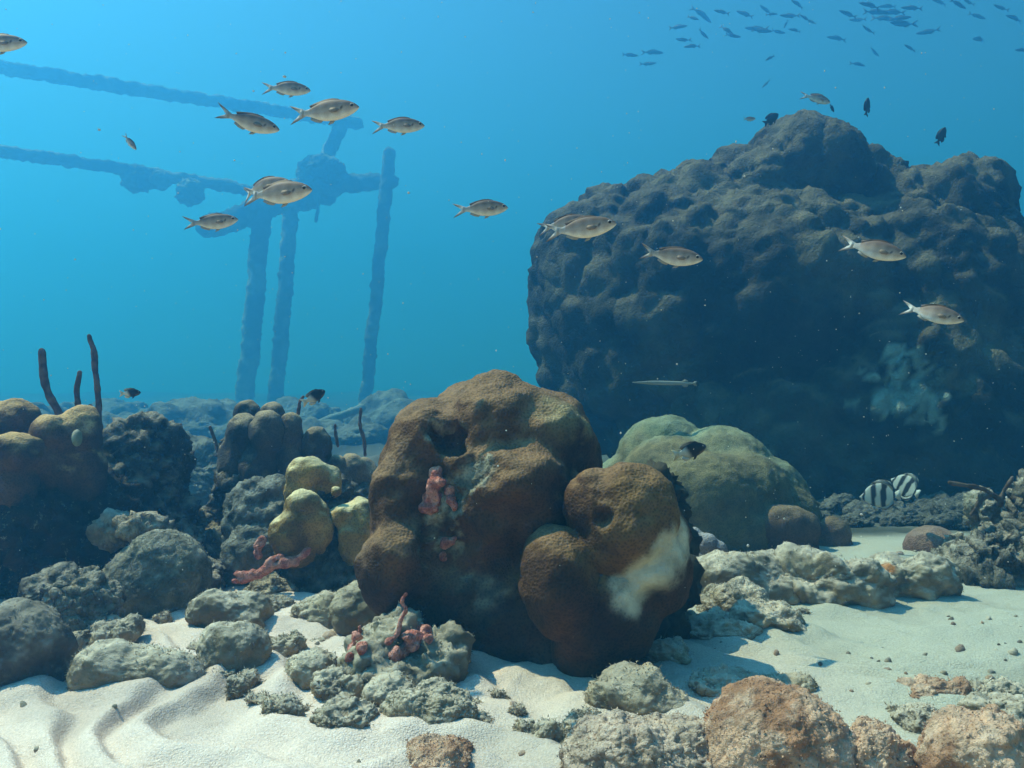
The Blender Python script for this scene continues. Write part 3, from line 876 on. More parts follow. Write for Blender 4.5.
# the bank at the far side of the sand
def bank():
    Y = 2.75
    o = blob("dead_coral_rock", [(1024, 550, Y, 50, 30, .16), (1050, 512, Y, 34, 34, .15), (985, 573, Y, 40, 14, .12), (1018, 502, Y + .05, 10, 18, .05), (1060, 560, Y, 60, 50, .2), (1000, 555, Y - .05, 26, 20, .08)], .009, M_CRUST, rockf(71, base=(.17, .155, .11), dark=(.06, .055, .04), silt_k=.6), 2, crust(.04, 12, 4))
    tag(o, "pale crumbling dead coral bank rising at the far edge of the sand", "dead coral")
    o = blob("brain_coral", [(932, 546, 3.2, 27, 20, .10), (934, 558, 3.2, 30, 16, .10)], .009, M_CORAL, head_col(72, (.13, .075, .055), (.20, .12, .09), (.28, .21, .15), .5), 4, (lambda p: .006 * (ridged(p, 22, 2, 5) - .3),))
    tag(o, "small rounded brown brain coral beyond the pale sand near the striped fish", "coral")
    o = blob("dead_coral_rock", [(962, 552, 3.05, 22, 12, .08), (955, 545, 3.05, 10, 12, .05), (978, 540, 3.0, 10, 16, .05), (985, 520, 3.0, 14, 24, .07)], .008, M_CRUST, rockf(73, base=(.26, .25, .18), dark=(.09, .09, .07)), 3, crust(.022, 18, 6))
    tag(o, "pale broken coral lump between the brain coral and the dead coral bank", "dead coral")
    b = P(985, 500, 2.85)
    t = thing("branching_coral", "thin dark branching coral on top of the dead coral bank", "coral", b)
    cf = lambda p, no: mixc((.09, .06, .04), (.2, .14, .09), sstep(-.5, .5, fbm(p, 40, 2, 3)))
    for pts in ([(1000, 500), (985, 490), (968, 486), (950, 483)], [(990, 494), (980, 502), (972, 514)], [(1000, 505), (1004, 490), (1012, 478)], [(978, 520), (976, 508), (982, 496)]):
        tube("branch", [P(x, y, 2.85) for x, y in pts], .007, M_ROD, cf, 10, 8, (lambda p: .004 * fbm(p, 50, 2, 4),), t)
bank()

# ------------------------------------------------------------------ stones and rubble on the near sand
R_("boulder", "smooth olive boulder sloping from the dark dead coral down to the sand", 150, 528, 616, 96, seed=81, depth=.8, rough=.05, roll=28, colf=rock_col, col_kw=dict(base=(.22, .22, .15), dark=(.12, .125, .09), silt_k=.45), sink=.6)
R_("coral_rubble", "knobbly dark lump of coral rubble above the dark rounded boulder", 68, 574, 632, 92, "rubble", seed=82, depth=.8, rough=.2, lumps=.06, lscale=13, Y=1.98, lift=.02, sink=.9, mat=M_CRUST, col_kw=dict(base=(.20, .175, .12), dark=(.07, .06, .045), silt_k=.5))
R_("coral_rubble", "small knobbly rubble piece at the foot of the dark knobbly lump", 78, 615, 650, 60, "rubble", seed=83, rough=.2, lumps=.03, lscale=15)
R_("boulder", "dark rounded boulder cut by the picture's edge, red brown on its side", 20, 602, 690, 104, seed=84, depth=.8, rough=.07, col_kw=dict(base=(.17, .15, .115), dark=(.085, .065, .05), silt_k=.35))
R_("rock", "small dark pointed rock above the end of the long loaf-shaped stone", 114, 622, 652, 46, seed=85, rough=.2, lumps=.02, lscale=16)
R_("boulder", "long loaf-shaped grey stone lying flat on the pale sand", 136, 643, 694, 136, seed=86, depth=.5, rough=.05, sink=.5, col_kw=dict(silt_k=.8))
R_("boulder", "round grey stone at the end of the long loaf-shaped stone", 236, 622, 678, 70, seed=87, depth=.8, rough=.06, sink=.5)
R_("boulder", "humped grey stone under the pink branching sponge", 228, 587, 640, 90, seed=88, depth=.7, rough=.09, sink=.5)
R_("rock", "brown dead rock behind the humped grey stone in the gap before the dark block", 190, 545, 604, 70, seed=89, depth=.8, rough=.18, lumps=.03, lscale=14, col_kw=dict(base=(.12, .10, .075), dark=(.06, .05, .04)))
R_("rock", "dim rock in the gap between the dead coral block and the lumpy dead coral", 208, 510, 560, 66, seed=90, depth=.8, rough=.18, lumps=.03, lscale=12, col_kw=dict(silt_k=.4))
R_("rock", "tiny cone-shaped stone on the sand below the round grey stone", 237, 678, 700, 24, seed=91, rough=.16)
R_("rock", "tiny flat dark stone against the foot of the round grey stone", 221, 668, 684, 34, seed=92, rough=.2, lumps=.01, lscale=24)
R_("rock", "tiny pale stone touching the cone-shaped stone", 246, 672, 688, 22, seed=93, rough=.2)
R_("rock", "small knobbly stone alone on the sand between the stones and the rubble", 280, 699, 726, 34, seed=94, rough=.22, lumps=.016, lscale=22)
R_("rock", "pale rounded rock at the rubble's edge beside the sponge-topped rock", 312, 650, 692, 52, seed=95, rough=.10, col_kw=dict(silt_k=.9))
R_("rock", "small broken rock just behind the pale rounded rock", 286, 630, 660, 42, seed=96, rough=.2, lumps=.02, lscale=18)
R_("boulder", "low grey rock on the sand in front of the yellow coral's base", 326, 598, 634, 74, seed=97, depth=.7, rough=.13, lumps=.012, lscale=15)
R_("rock", "small rock under the pink sponge beside the yellow coral", 272, 574, 604, 52, seed=98, rough=.14, lumps=.015, lscale=16)
R_("rock", "low flat rock beside the low grey rock below the yellow coral", 268, 598, 622, 46, seed=99, rough=.16)
R_("rock", "dark silted rock tucked under the brown boulder coral's overhanging side", 372, 580, 640, 70, seed=100, rough=.12, col_kw=dict(silt_k=.4))
def sponge_rock():
    global SPROCK
    Y = 1.70
    o = blob("boulder", [(392, 646, Y + .03, 36, 32, .08), (372, 664, Y, 24, 32, .06), (436, 668, Y, 30, 30, .07), (408, 682, Y - .02, 54, 24, .08), (452, 655, Y + .02, 16, 22, .05), (375, 694, Y, 34, 22, .06), (420, 700, Y - .02, 40, 16, .06)], .0065, M_ROCK,
             rockf(111, base=(.26, .23, .15), dark=(.10, .09, .06), silt_k=.7), 4, crust(.018, 15, 7))
    tag(o, "rough hollowed rock carrying pink sponges at the foot of the brown coral", "rock")
    SPROCK = o.data.copy()
    set_co(SPROCK, get_co(SPROCK) + np.array(o.location))
sponge_rock()
R_("rock", "slanting wedge of rock leaning below the sponge-topped rock", 386, 678, 716, 66, seed=112, rough=.12, roll=-24, lumps=.01, lscale=20)
R_("boulder", "shaggy grey rock on bright sand directly below the sponge-topped rock", 434, 687, 733, 92, seed=113, depth=.7, rough=.10, lumps=.014, lscale=18, fuzz=.005, sub=7)
R_("rock", "low broken rock with a lit side, nearest the sand ripples in the rubble", 344, 706, 740, 62, seed=114, rough=.18, lumps=.016, lscale=18, fuzz=.005)
R_("rock", "small grey rock between the pale rounded rock and the slanting wedge", 340, 668, 706, 52, seed=115, rough=.2, lumps=.018, lscale=18)
R_("rock", "brown shaggy rock cut off by the bottom edge below the shaggy grey rock", 440, 742, 782, 70, seed=116, rough=.10, fuzz=.005, sub=7, colf=orange_col, col_kw={})
R_("rock", "silted grey rock in the shade under the brown coral's bleached lobe", 636, 672, 716, 104, seed=117, depth=.7, rough=.10, col_kw=dict(silt_k=.55))
R_("rock", "small silted rock in the shade beside the bleached lobe's foot", 664, 640, 668, 46, seed=118, rough=.15)
Gs = "little dark stones in front of the pale crusted slab"
R_("rock", "little dark stone at the slab's edge, largest of its trio", 547, 722, 750, 28, seed=121, rough=.16, group=Gs)
R_("rock", "little dark stone at the slab's edge, highest of its trio", 577, 714, 742, 24, seed=122, rough=.16, group=Gs)
R_("rock", "little stone at the slab's edge, palest of its trio and nearest the bottom", 575, 740, 756, 20, seed=123, rough=.16, group=Gs)
R_("rock", "little brown flat stone apart from the trio on the bright sand", 527, 720, 738, 24, seed=124, rough=.2, group=Gs)
R_("rock_slab", "pale crusted slab of rock beside the big orange boulder", 640, 726, 795, 150, "rock", seed=125, depth=.7, rough=.11, lumps=.02, lscale=22, fuzz=.005, sub=7, colf=lambda p, no, seed: mixc(rock_col(p, no, seed, base=(.52, .38, .26), dark=(.26, .18, .12), silt=(.70, .54, .41)), (.60, .46, .33), sstep(-.2, .6, fbm(p, 20, 3, 5)) * .6), mat=M_ORANGE)
R_("boulder", "big orange crusted boulder filling the bottom edge of the picture", 778, 690, 800, 150, seed=126, depth=.9, rough=.05, fuzz=.004, sub=7, colf=orange_col, lumps=.008, lscale=30)
R_("boulder", "smaller orange rock leaning on the big orange boulder", 872, 728, 800, 72, seed=127, depth=.9, rough=.10, fuzz=.005, sub=7, colf=orange_col, lumps=.010, lscale=30)
R_("boulder", "wide orange rock sloping up from the bottom corner", 990, 722, 815, 116, seed=128, depth=.9, rough=.12, fuzz=.005, sub=7, colf=orange_col, lumps=.012, lscale=25)
R_("rock", "low grey crust showing through the sand behind the big orange boulder", 752, 676, 700, 130, seed=129, depth=.5, rough=.18, lumps=.02, lscale=20, fuzz=.005, col_kw=dict(silt_k=.75))
R_("rock", "flat brown crust lying in the sand behind the dimpled small stone", 932, 680, 706, 76, seed=130, depth=.6, rough=.18, lumps=.014, lscale=20, fuzz=.005, colf=orange_col, col_kw={}, mat=M_ORANGE)
R_("rock", "small rounded brown stone on the sand between the flat crust and the orange rocks", 918, 706, 736, 42, seed=131, rough=.14, fuzz=.005, col_kw=dict(base=(.22, .18, .13)))
R_("rock", "dark brown crumbly rock behind the wide orange rock at the corner", 1004, 700, 760, 60, seed=132, rough=.18, lumps=.02, lscale=20, col_kw=dict(base=(.26, .2, .14)))
R_("rock", "thin grey crust in the sand at the picture's edge beyond the flat brown crust", 1000, 684, 706, 60, seed=133, rough=.2, depth=.6)
for i, (x, t, b, w, Y) in enumerate(((838, 500, 522, 50, 4.4), (880, 505, 524, 60, 4.2), (925, 498, 520, 70, 4.6), (968, 500, 525, 60, 4.3), (812, 512, 528, 36, 4.1), (905, 514, 530, 40, 3.9), (950, 514, 532, 36, 3.8), (858, 516, 530, 30, 3.9))):
    R_("rock", "low dark rock lying in the shade at the dark mound's foot behind the striped fish", x, t, b, w, seed=240 + i, rough=.2, lumps=.03, lscale=10, Y=Y, mat=M_CRUST, group="low dark rocks at the mound's foot", col_kw=dict(base=(.12, .11, .085), dark=(.04, .04, .03), silt=(.24, .23, .18), silt_k=.5))
# small silted stones between the larger ones: nothing tells them apart
def small_stones():
    rs = np.random.RandomState(77)
    spots = [(296, 676), (262, 706), (322, 724), (300, 712), (255, 655), (205, 650), (300, 640), (345, 648), (330, 690), (360, 716), (398, 722), (372, 734), (410, 738), (472, 712), (485, 724), (500, 700),
             (515, 716), (600, 704), (612, 712), (590, 722), (700, 606), (722, 622), (745, 626), (790, 628), (690, 632), (805, 612), (880, 690), (905, 700), (960, 700), (895, 716), (945, 716), (975, 704), (250, 628), (290, 618), (310, 606), (205, 622),
             (160, 622), (180, 634), (352, 612), (362, 628), (240, 612), (275, 660), (318, 648), (345, 676)]
    for i, (x, y) in enumerate(spots):
        w = rs.uniform(9, 24) * (1.2 if y > 690 else 1)
        R_("rubble_stone", "small silted stone among the rubble strewn between the larger rocks and the coral", x + rs.uniform(-3, 3), y - w * rs.uniform(.3, .55), y + w * .22, w, "stone", seed=300 + i, sub=4, rough=.2, lumps=.012, lscale=26, fuzz=.004, depth=rs.uniform(.7, 1.1), roll=rs.uniform(-20, 20), lift=.010,
           group="small silted stones among the rubble")
small_stones()
# dim far boulders
Gf = "dim boulders on the far reef"
for i, (cx, top, bs, w, Y, lab) in enumerate((
        (195, 452, 500, 96, 4.6, "dim green boulder behind the gap between the dead coral block and pillar coral"),
        (150, 470, 520, 90, 4.2, "dim rock just behind the dark dead coral block, mostly hidden"),
        (235, 455, 490, 70, 6.5, "faint boulder far behind the thin leaning sea whip"),
        (60, 425, 470, 150, 9.0, "faint low boulder far behind the sea rods"),
        (330, 422, 450, 120, 10.0, "faint reef hump under the far pale pipe"),
        (460, 420, 450, 130, 10.5, "faint reef hump behind the crown of the brown coral"),
        (140, 415, 450, 100, 12.0, "faint distant hump between the sea rods and the frame posts"),
        (205, 410, 446, 120, 11.0, "faint wide hump seen just beside the nearest frame post's foot"), (300, 404, 440, 90, 14.0, "very faint hump between the two inner frame posts and the outer one"),
        (410, 402, 440, 130, 13.0, "very faint hump beyond the outer frame post, beside the brown coral's shoulder"), (500, 404, 440, 110, 12.0, "very faint hump behind the brown coral beside the dark mound's foot"),
        (15, 408, 450, 130, 10.0, "very faint hump at the picture's edge behind the lobed coral"), (100, 403, 440, 90, 15.0, "palest faint hump directly behind the tallest sea rod"))):
    R_("boulder", lab, cx, top, bs, w, seed=140 + i, rough=.15, lumps=.05 * Y / 5, lscale=20 / Y, Y=Y, mat=M_FAR, group=Gf, fuzz=.01, col_kw=dict(base=(.20, .20, .16), dark=(.11, .11, .09), silt=(.30, .30, .24), silt_k=.5))

# ------------------------------------------------------------------ sponges
sp_col = lambda s: (lambda p, no: mixc((.46, .15, .11), (.78, .37, .28), sstep(-.5, .5, fbm(p, 70, 4, s))))
spd = (lambda p: .006 * fbm(p, 55, 3, 4) + .004 * (knobs(p, 90, 5) - .6),)
def sponge(rows, label, vx=.0032, seed=1, on=None):
    if on is not None:                                     # take each lump's distance from the surface it grows on
        hit = surf(on, [(r[0], r[1], 1) for r in rows])
        rows = [(r[0], r[1], h[1] - .2 * r[5], *r[3:]) for r, h in zip(rows, hit)]
    o = blob("pink_sponge", rows, vx, M_SPONGE, sp_col(seed), 2, spd)
    return tag(o, label, "sponge")
sponge([(437, 474, 1.79, 7, 7, .016), (440, 482, 1.79, 8, 6, .016), (433, 488, 1.77, 7, 8, .018), (428, 499, 1.76, 6, 8, .016), (437, 497, 1.77, 6, 9, .014), (430, 508, 1.77, 8, 6, .016), (424, 506, 1.77, 5, 5, .012)], "pink lumpy sponge highest on the brown coral's face", on=CORAL_SRC)
sponge([(449, 490, 1.77, 5, 8, .014), (451, 500, 1.76, 6, 6, .014), (454, 507, 1.76, 5, 6, .012)], "small pink sponge strip beside the highest sponge on the brown coral", seed=2, on=CORAL_SRC)
sponge([(446, 543, 1.76, 6, 7, .014), (453, 540, 1.76, 5, 5, .012), (444, 557, 1.76, 4, 4, .01)], "small pink sponge knob low in the brown coral's grey hollow", seed=3, on=CORAL_SRC)
sponge([(402, 650, 1.70, 8, 6, .016), (396, 654, 1.70, 6, 7, .016), (411, 645, 1.70, 8, 6, .016), (418, 640, 1.71, 6, 7, .016), (425, 634, 1.72, 5, 7, .014), (410, 637, 1.71, 8, 5, .014), (420, 630, 1.71, 5, 5, .012), (428, 640, 1.71, 4, 6, .012)], "pink crumpled sponge mass on top of the hollowed rock", seed=4, on=SPROCK)
sponge([(357, 638, 1.74, 5, 8, .014), (353, 648, 1.73, 6, 6, .014), (360, 630, 1.75, 3, 6, .010), (350, 656, 1.73, 4, 5, .01), (361, 648, 1.73, 4, 5, .012)], "pink sponge tuft on the side of the hollowed rock", seed=5, on=SPROCK)
hr = surf(SPROCK, [(389, 641, 1), (398, 634, 1)])
yr = hr[1][1] - .006
o = tube("rope_sponge", [P(388, 642, hr[0][1]), P(397, 634, yr), P(401, 620, yr), P(406, 610, yr), P(402, 602, yr), P(406, 594, yr)], [.007, .005, .0042, .004, .0036, .0026], M_SPONGE, sp_col(6), 10, 8, (lambda p: .0012 * fbm(p, 150, 2, 3),))
tag(o, "thin wavy pink rope sponge standing upright on the hollowed rock", "sponge")
q = thing("branching_sponge", "pink branching sponge sprawling across the rock below the yellow coral", "sponge", P(262, 575, 2.34))
for pts in ([(296, 562), (280, 564), (268, 569), (250, 577), (234, 581)], [(268, 569), (272, 561), (280, 556)], [(256, 574), (246, 575), (236, 574)], [(284, 563), (300, 558), (308, 550)]):
    tube("branch", [P(x, y, 2.34) for x, y in pts], [.011] + [.010] * (len(pts) - 2) + [.006], M_SPONGE, sp_col(7), 12, 12, (lambda p: .006 * fbm(p, 45, 3, 3) + .005 * (knobs(p, 70, 4) - .6),), q)
sponge([(258, 550, 2.38, 5, 9, .014), (262, 542, 2.38, 5, 6, .012)], "small pink upright sponge on the lumpy dead coral", seed=8)
sponge([(100, 512, 2.5, 9, 5, .015, 20), (92, 517, 2.5, 6, 5, .012), (108, 507, 2.52, 5, 4, .01)], "small dull red sponge on the dark dead coral", seed=9)

# ------------------------------------------------------------------ fish
def fish_mesh(name, prof, colf, fins, bend=0.0, eye=(0.40, 0.02, 0.026), ring=20):
    """PROF rows: x, top, bottom, half width. FINS: flat outlines [(x, z)...] with root thickness and a y offset. One mesh, nose towards +X."""
    V, C, F = [], [], []
    xs = np.array([r[0] for r in prof]); 
    t = np.linspace(0, 1, 34)
    k = np.linspace(0, 1, len(prof))
    # smooth the profile: cubic-ish resampling
    def rs(col):
        y = np.array([r[col] for r in prof])
        yi = np.interp(t, k, y)
        for _ in range(2):
            yi[1:-1] = 0.25 * yi[:-2] + 0.5 * yi[1:-1] + 0.25 * yi[2:]
        return yi
    X, T, B, W = rs(0), rs(1), rs(2), rs(3)
    for x, a, b, w in zip(X, T, B, W):
        for j in range(ring):
            th = 2 * math.pi * j / ring
            cz = (a + b) / 2; rz = (a - b) / 2
            s, c = math.sin(th), math.cos(th)
            V.append((x, w * math.copysign(abs(c) ** 0.9, c), cz + rz * s)); C.append(colf(x, cz + rz * s, a, b, 'body'))
    n = len(X)
    for i in range(n - 1):
        for j in range(ring):
            j2 = (j + 1) % ring
            F.append([i * ring + j, i * ring + j2, (i + 1) * ring + j2, (i + 1) * ring + j])
    F.append(list(range(ring))); F.append(list(range((n - 1) * ring, n * ring))[::-1])
    for out, th, part, y0, dy in fins:
        st = len(V); m = len(out)
        zr = out[0][1]
        for side in (1, -1):
            for (x, z) in out:
                V.append((x, y0 + dy * abs(z - zr) + side * th / 2, z)); C.append(colf(x, z, 0, 0, part))
        F.append(list(range(st, st + m))); F.append(list(range(st + m, st + 2 * m))[::-1])
        for j in range(m):
            j2 = (j + 1) % m
            F.append([st + j, st + m + j, st + m + j2, st + j2])
    if eye:
        ex, ez, er = eye
        v0, f0 = ico(2)
        wy = float(np.interp(-ex, -X, W)); 
        for s in (1, -1):
            st = len(V)
            for q in v0:
                V.append((ex + q[0] * er, s * (wy * 0.80) + q[1] * er * 0.75, ez + q[2] * er))
                r = math.hypot(q[0], q[2])
                C.append((0.008, 0.008, 0.01) if r < 0.72 else (0.45, 0.45, 0.42))
            for f in f0:
                F.append([st + int(a) for a in f])
    V = np.array(V, float)
    V[:, 1] += bend * np.clip(0.15 - V[:, 0], 0, 1) ** 2 * 2.0
    me = mesh_from(name, V, F)
    bm = bmesh.new(); bm.from_mesh(me); bmesh.ops.recalc_face_normals(bm, faces=bm.faces); bm.to_mesh(me); bm.free()
    set_col(me, np.array(C))
    me.materials.append(M_FISH)
    me.shade_smooth()
    return me

CHROMIS = [(0.50, .006, -.012, .006), (0.475, .034, -.036, .024), (.42, .074, -.070, .042), (.33, .112, -.106, .058), (.22, .136, -.134, .066), (.10, .142, -.146, .068), (-.02, .130, -.136, .060), (-.12, .100, -.106, .046), (-.20, .062, -.068, .030), (-.26, .040, -.044, .018), (-.31, .036, -.040, .010)]
def chromis_col(x, z, a, b, part):
    if part == 'tail':
        e = min(1, max(0, (abs(z) - .035) / .05))
        return tuple((1 - e) * np.array((.66, .66, .62)) + e * np.array((.16, .13, .12)))
    if part == 'dorsal':
        return (.10, .075, .06)
    if part == 'pectoral':
        return (.27, .21, .165)
    if part in ('anal', 'pelvic'):
        return (.34, .33, .30)
    u = (z - b) / max(1e-4, a - b)
    back = np.array((.19, .13, .10)); side = np.array((.46, .36, .29)); belly = np.array((.80, .78, .72))
    u = u + 0.05 * math.sin(x * 40)
    if u > .5:
        c = side + (back - side) * min(1, (u - .5) / .33)
    else:
        c = belly + (side - belly) * min(1, max(0, (u - .06) / .30))
    if x < -.22: c = c * 0.5 + np.array((.5, .5, .47)) * 0.5
    if abs(x - .27) < .022 and abs(z + .01) < .03: c = np.array((.03, .03, .03))
    return tuple(c)
CHROMIS = [(x, a * 1.03, b * 1.06, w) for x, a, b, w in CHROMIS]
CH_FINS = [
    ([(-.27, .034), (-.34, .062), (-.42, .098), (-.52, .132), (-.47, .085), (-.41, .040), (-.375, .004), (-.365, -.004), (-.41, -.044), (-.47, -.090), (-.52, -.138), (-.42, -.102), (-.34, -.066), (-.27, -.038), (-.25, 0)], .008, 'tail', 0, 0),
    ([(.26, .118), (.20, .152), (.12, .166), (.02, .162), (-.08, .140), (-.15, .122), (-.225, .094), (-.20, .055), (-.10, .085), (.05, .118)], .010, 'dorsal', 0, 0),
    ([(-.02, -.122), (-.07, -.160), (-.15, -.142), (-.225, -.100), (-.20, -.055), (-.12, -.085)], .009, 'anal', 0, 0),
    ([(.16, -.128), (.10, -.180), (.03, -.195), (.06, -.150), (.09, -.132)], .008, 'pelvic', .012, .12),
    ([(.23, -.02), (.17, .012), (.10, .010), (.07, -.030), (.12, -.060), (.20, -.052)], .006, 'pectoral', .066, .25),
    ([(.23, -.02), (.17, .012), (.10, .010), (.07, -.030), (.12, -.060), (.20, -.052)], .006, 'pectoral', -.066, -.25)]
FM = [fish_mesh("chromis", CHROMIS, chromis_col, CH_FINS, b, (.41, .022, .034)) for b in (0.0, 0.22, -0.22, 0.4)]

def put(name, me, px, py, Y, length, pitch=0, yaw=0, roll=0, label="", cat="fish", group=None):
    o = bpy.data.objects.new(name, me)
    COL.objects.link(o)
    o.location = P(px, py, Y)
    m = Matrix.Rotation(R(yaw), 4, 'Z') @ Matrix.Rotation(R(-pitch), 4, 'Y') @ Matrix.Rotation(R(roll), 4, 'X')
    o.rotation_euler = m.to_euler()
    o.scale = (length,) * 3
    return tag(o, label, cat, group)

def swim(px, py, lpx, pitch, yaw, var, label, real=.105):
    """a chromis LPX pixels long on the picture"""
    Y = real * abs(math.cos(R(yaw))) * FPX / lpx
    put("brown_chromis", FM[var], px, py, Y, real, pitch, yaw, 0, label, "fish", "brown chromis swimming over the reef")
swim(-4, 43, 58, 4, 8, 0, "brown silvery fish with its tail cut off by the picture's edge, above the upper beam")
swim(287, 88, 44, 0, 18, 1, "small brown fish, uppermost of those above the frame's upper beam end")
swim(325, 111, 70, 4, -8, 0, "long pale fish just in front of the far end of the frame's upper beam")
swim(249, 122, 58, -11, 15, 2, "dark backed fish nosing down below the frame's upper beam")
swim(399, 125, 50, 2, 12, 1, "silver bellied fish in open water just above the free standing post")
swim(278, 193, 72, 2, -14, 0, "largest silver fish, swimming in front of the frame's junction with another fish half behind it")
swim(263, 187, 60, 6, -10, 3, "fish half hidden behind the largest silver fish at the frame's junction", real=.115)
swim(212, 222, 50, 8, 10, 2, "brown fish tilting up at the broken stub beam beside the frame's posts")
swim(482, 208, 52, 4, 14, 1, "lone dark backed fish in open blue water between the frame and the mound")
swim(581, 228, 70, 6, -8, 0, "brown fish with white edged tail crossing the dark mound's rim")
swim(566, 223, 52, 8, 4, 3, "fish mostly hidden behind the one crossing the dark mound's rim", real=.12)
swim(672, 256, 60, -8, -10, 2, "pale bellied fish nosing down before the upper face of the dark mound")
swim(874, 249, 60, -17, -16, 1, "greenish silver fish diving slightly before the dark mound, higher of a similar two")
swim(933, 313, 54, -17, -22, 3, "greenish silver fish diving before the dark mound, lower of a similar two")
put("juvenile_fish", FM[0], 130, 142, 2.6, .055, -52, 12, 0, "tiny dark fish heading steeply down between the two beams", "fish")

# bicolor damselfish
DAMSEL = [(0.50, .0, -.02, .008), (0.47, .05, -.06, .03), (.40, .11, -.12, .055), (.30, .165, -.165, .075), (.15, .20, -.20, .085), (0, .195, -.195, .08), (-.12, .15, -.15, .06), (-.22, .085, -.085, .035), (-.29, .055, -.055, .016), (-.33, .055, -.055, .01)]
def damsel_col(x, z, a, b, part):
    dark, pale = np.array((.012, .011, .012)), np.array((.60, .58, .48))
    t = min(1, max(0, (-0.02 - x - 0.35 * z) / 0.12)) if part != 'dorsal' else min(1, max(0, (-0.10 - x) / 0.2)) * .6
    c = dark + (pale - dark) * t
    if part == 'tail': c = np.array((.62, .58, .42))
    if x > .25 and z < -.06: c = np.array((.10, .05, .02))
    return tuple(c)
D_FINS = [
    ([(-.28, .05), (-.36, .10), (-.46, .15), (-.50, .16), (-.46, .07), (-.42, 0), (-.46, -.07), (-.50, -.16), (-.46, -.15), (-.36, -.10), (-.28, -.05)], .010, 'tail', 0, 0),
    ([(.30, .155), (.20, .225), (.05, .255), (-.12, .245), (-.24, .215), (-.28, .16), (-.22, .08), (-.10, .14), (.08, .185)], .012, 'dorsal', 0, 0),
    ([(.02, -.18), (-.08, -.25), (-.20, -.235), (-.28, -.16), (-.22, -.08), (-.10, -.14)], .012, 'anal', 0, 0),
    ([(.22, -.17), (.14, -.27), (.06, -.29), (.10, -.20), (.14, -.18)], .010, 'pelvic', .02, .1),
    ([(.22, -.03), (.15, .01), (.06, .0), (.03, -.05), (.10, -.09), (.18, -.08)], .008, 'pectoral', .08, .3)]
DM = fish_mesh("damselfish", DAMSEL, damsel_col, D_FINS, 0.1, (.38, .04, .03))
put("damselfish", DM, 130, 393, 2.3, .052, 4, 22, 0, "little dark damselfish with pale tail in open water beside the sea rods")
put("damselfish", DM, 314, 397, 2.5, .078, 28, 40, 0, "black damselfish with white rear swimming up above the pillar coral")
put("damselfish", DM, 690, 451, 1.9, .078, 16, 14, 8, "black headed damselfish with white rear above the bleached coral lobe")

# banded butterflyfish
BUTTER = [(0.50, -.03, -.055, .010), (0.45, .01, -.09, .022), (.38, .10, -.15, .035), (.28, .22, -.23, .05), (.12, .30, -.30, .058), (-.05, .32, -.32, .055), (-.18, .27, -.28, .042), (-.28, .15, -.16, .026), (-.33, .07, -.08, .015), (-.37, .06, -.07, .010)]
def butter_col(x, z, a, b, part):
    w, k = np.array((.42, .46, .40)), np.array((.012, .014, .016))  # white bands dimmed and greened in colour for the shade they swim in
    xx = x + 0.10 * z
    band = (0.36 < xx < 0.425) or (0.10 < xx < 0.215) or (-.16 < xx < -.02) or (-.36 < x < -.32)
    if part == 'tail': band = -.44 < x < -.41
    return tuple(k if band else w)
B_FINS = [
    ([(-.35, .055), (-.44, .12), (-.50, .13), (-.49, 0), (-.50, -.13), (-.44, -.12), (-.35, -.065)], .010, 'tail', 0, 0),
    ([(.24, .24), (.16, .335), (.02, .39), (-.16, .395), (-.27, .34), (-.33, .22), (-.31, .09), (-.2, .25), (-.05, .31), (.1, .30)], .012, 'dorsal', 0, 0),
    ([(.04, -.30), (-.10, -.39), (-.24, -.35), (-.33, -.22), (-.31, -.10), (-.2, -.26)], .012, 'anal', 0, 0),
    ([(.22, -.25), (.14, -.38), (.08, -.40), (.12, -.30)], .010, 'pelvic', .02, .1)]
BM = fish_mesh("butterflyfish", BUTTER, butter_col, B_FINS, 0.1, (.39, .02, .028))
put("butterflyfish", BM, 880, 495, 3.1, .135, -4, 152, 0, "black and white banded butterflyfish, lower and broader of the pair before the mound", "fish", "pair of banded butterflyfish")
put("butterflyfish", BM, 906, 486, 3.15, .125, 24, 122, 6, "black and white banded butterflyfish seen narrow and tilted, higher of the pair", "fish", "pair of banded butterflyfish")

# slender fish lying in the water in front of the mound
TRUMPET = [(0.5, .006, -.006, .004), (.42, .012, -.014, .008), (.30, .020, -.022, .012), (.22, .030, -.030, .02), (0, .034, -.034, .024), (-.25, .030, -.030, .02), (-.40, .016, -.016, .01), (-.45, .010, -.010, .006)]
TM = fish_mesh("trumpetfish", TRUMPET, lambda x, z, a, b, p: (.30, .30, .25), [([(-.43, .008), (-.47, .035), (-.5, .04), (-.485, 0), (-.5, -.04), (-.47, -.035), (-.43, -.008)], .006, 'tail', 0, 0),
    ([(-.27, .028), (-.31, .06), (-.36, .05), (-.37, .018)], .005, 'dorsal', 0, 0), ([(-.27, -.028), (-.31, -.06), (-.36, -.05), (-.37, -.018)], .005, 'anal', 0, 0)], 0.1, (.27, .012, .010))
put("trumpetfish", TM, 664, 383, 3.7, .27, 1, 188, 0, "long thin pale fish hanging level before the dark mound's base", "fish")

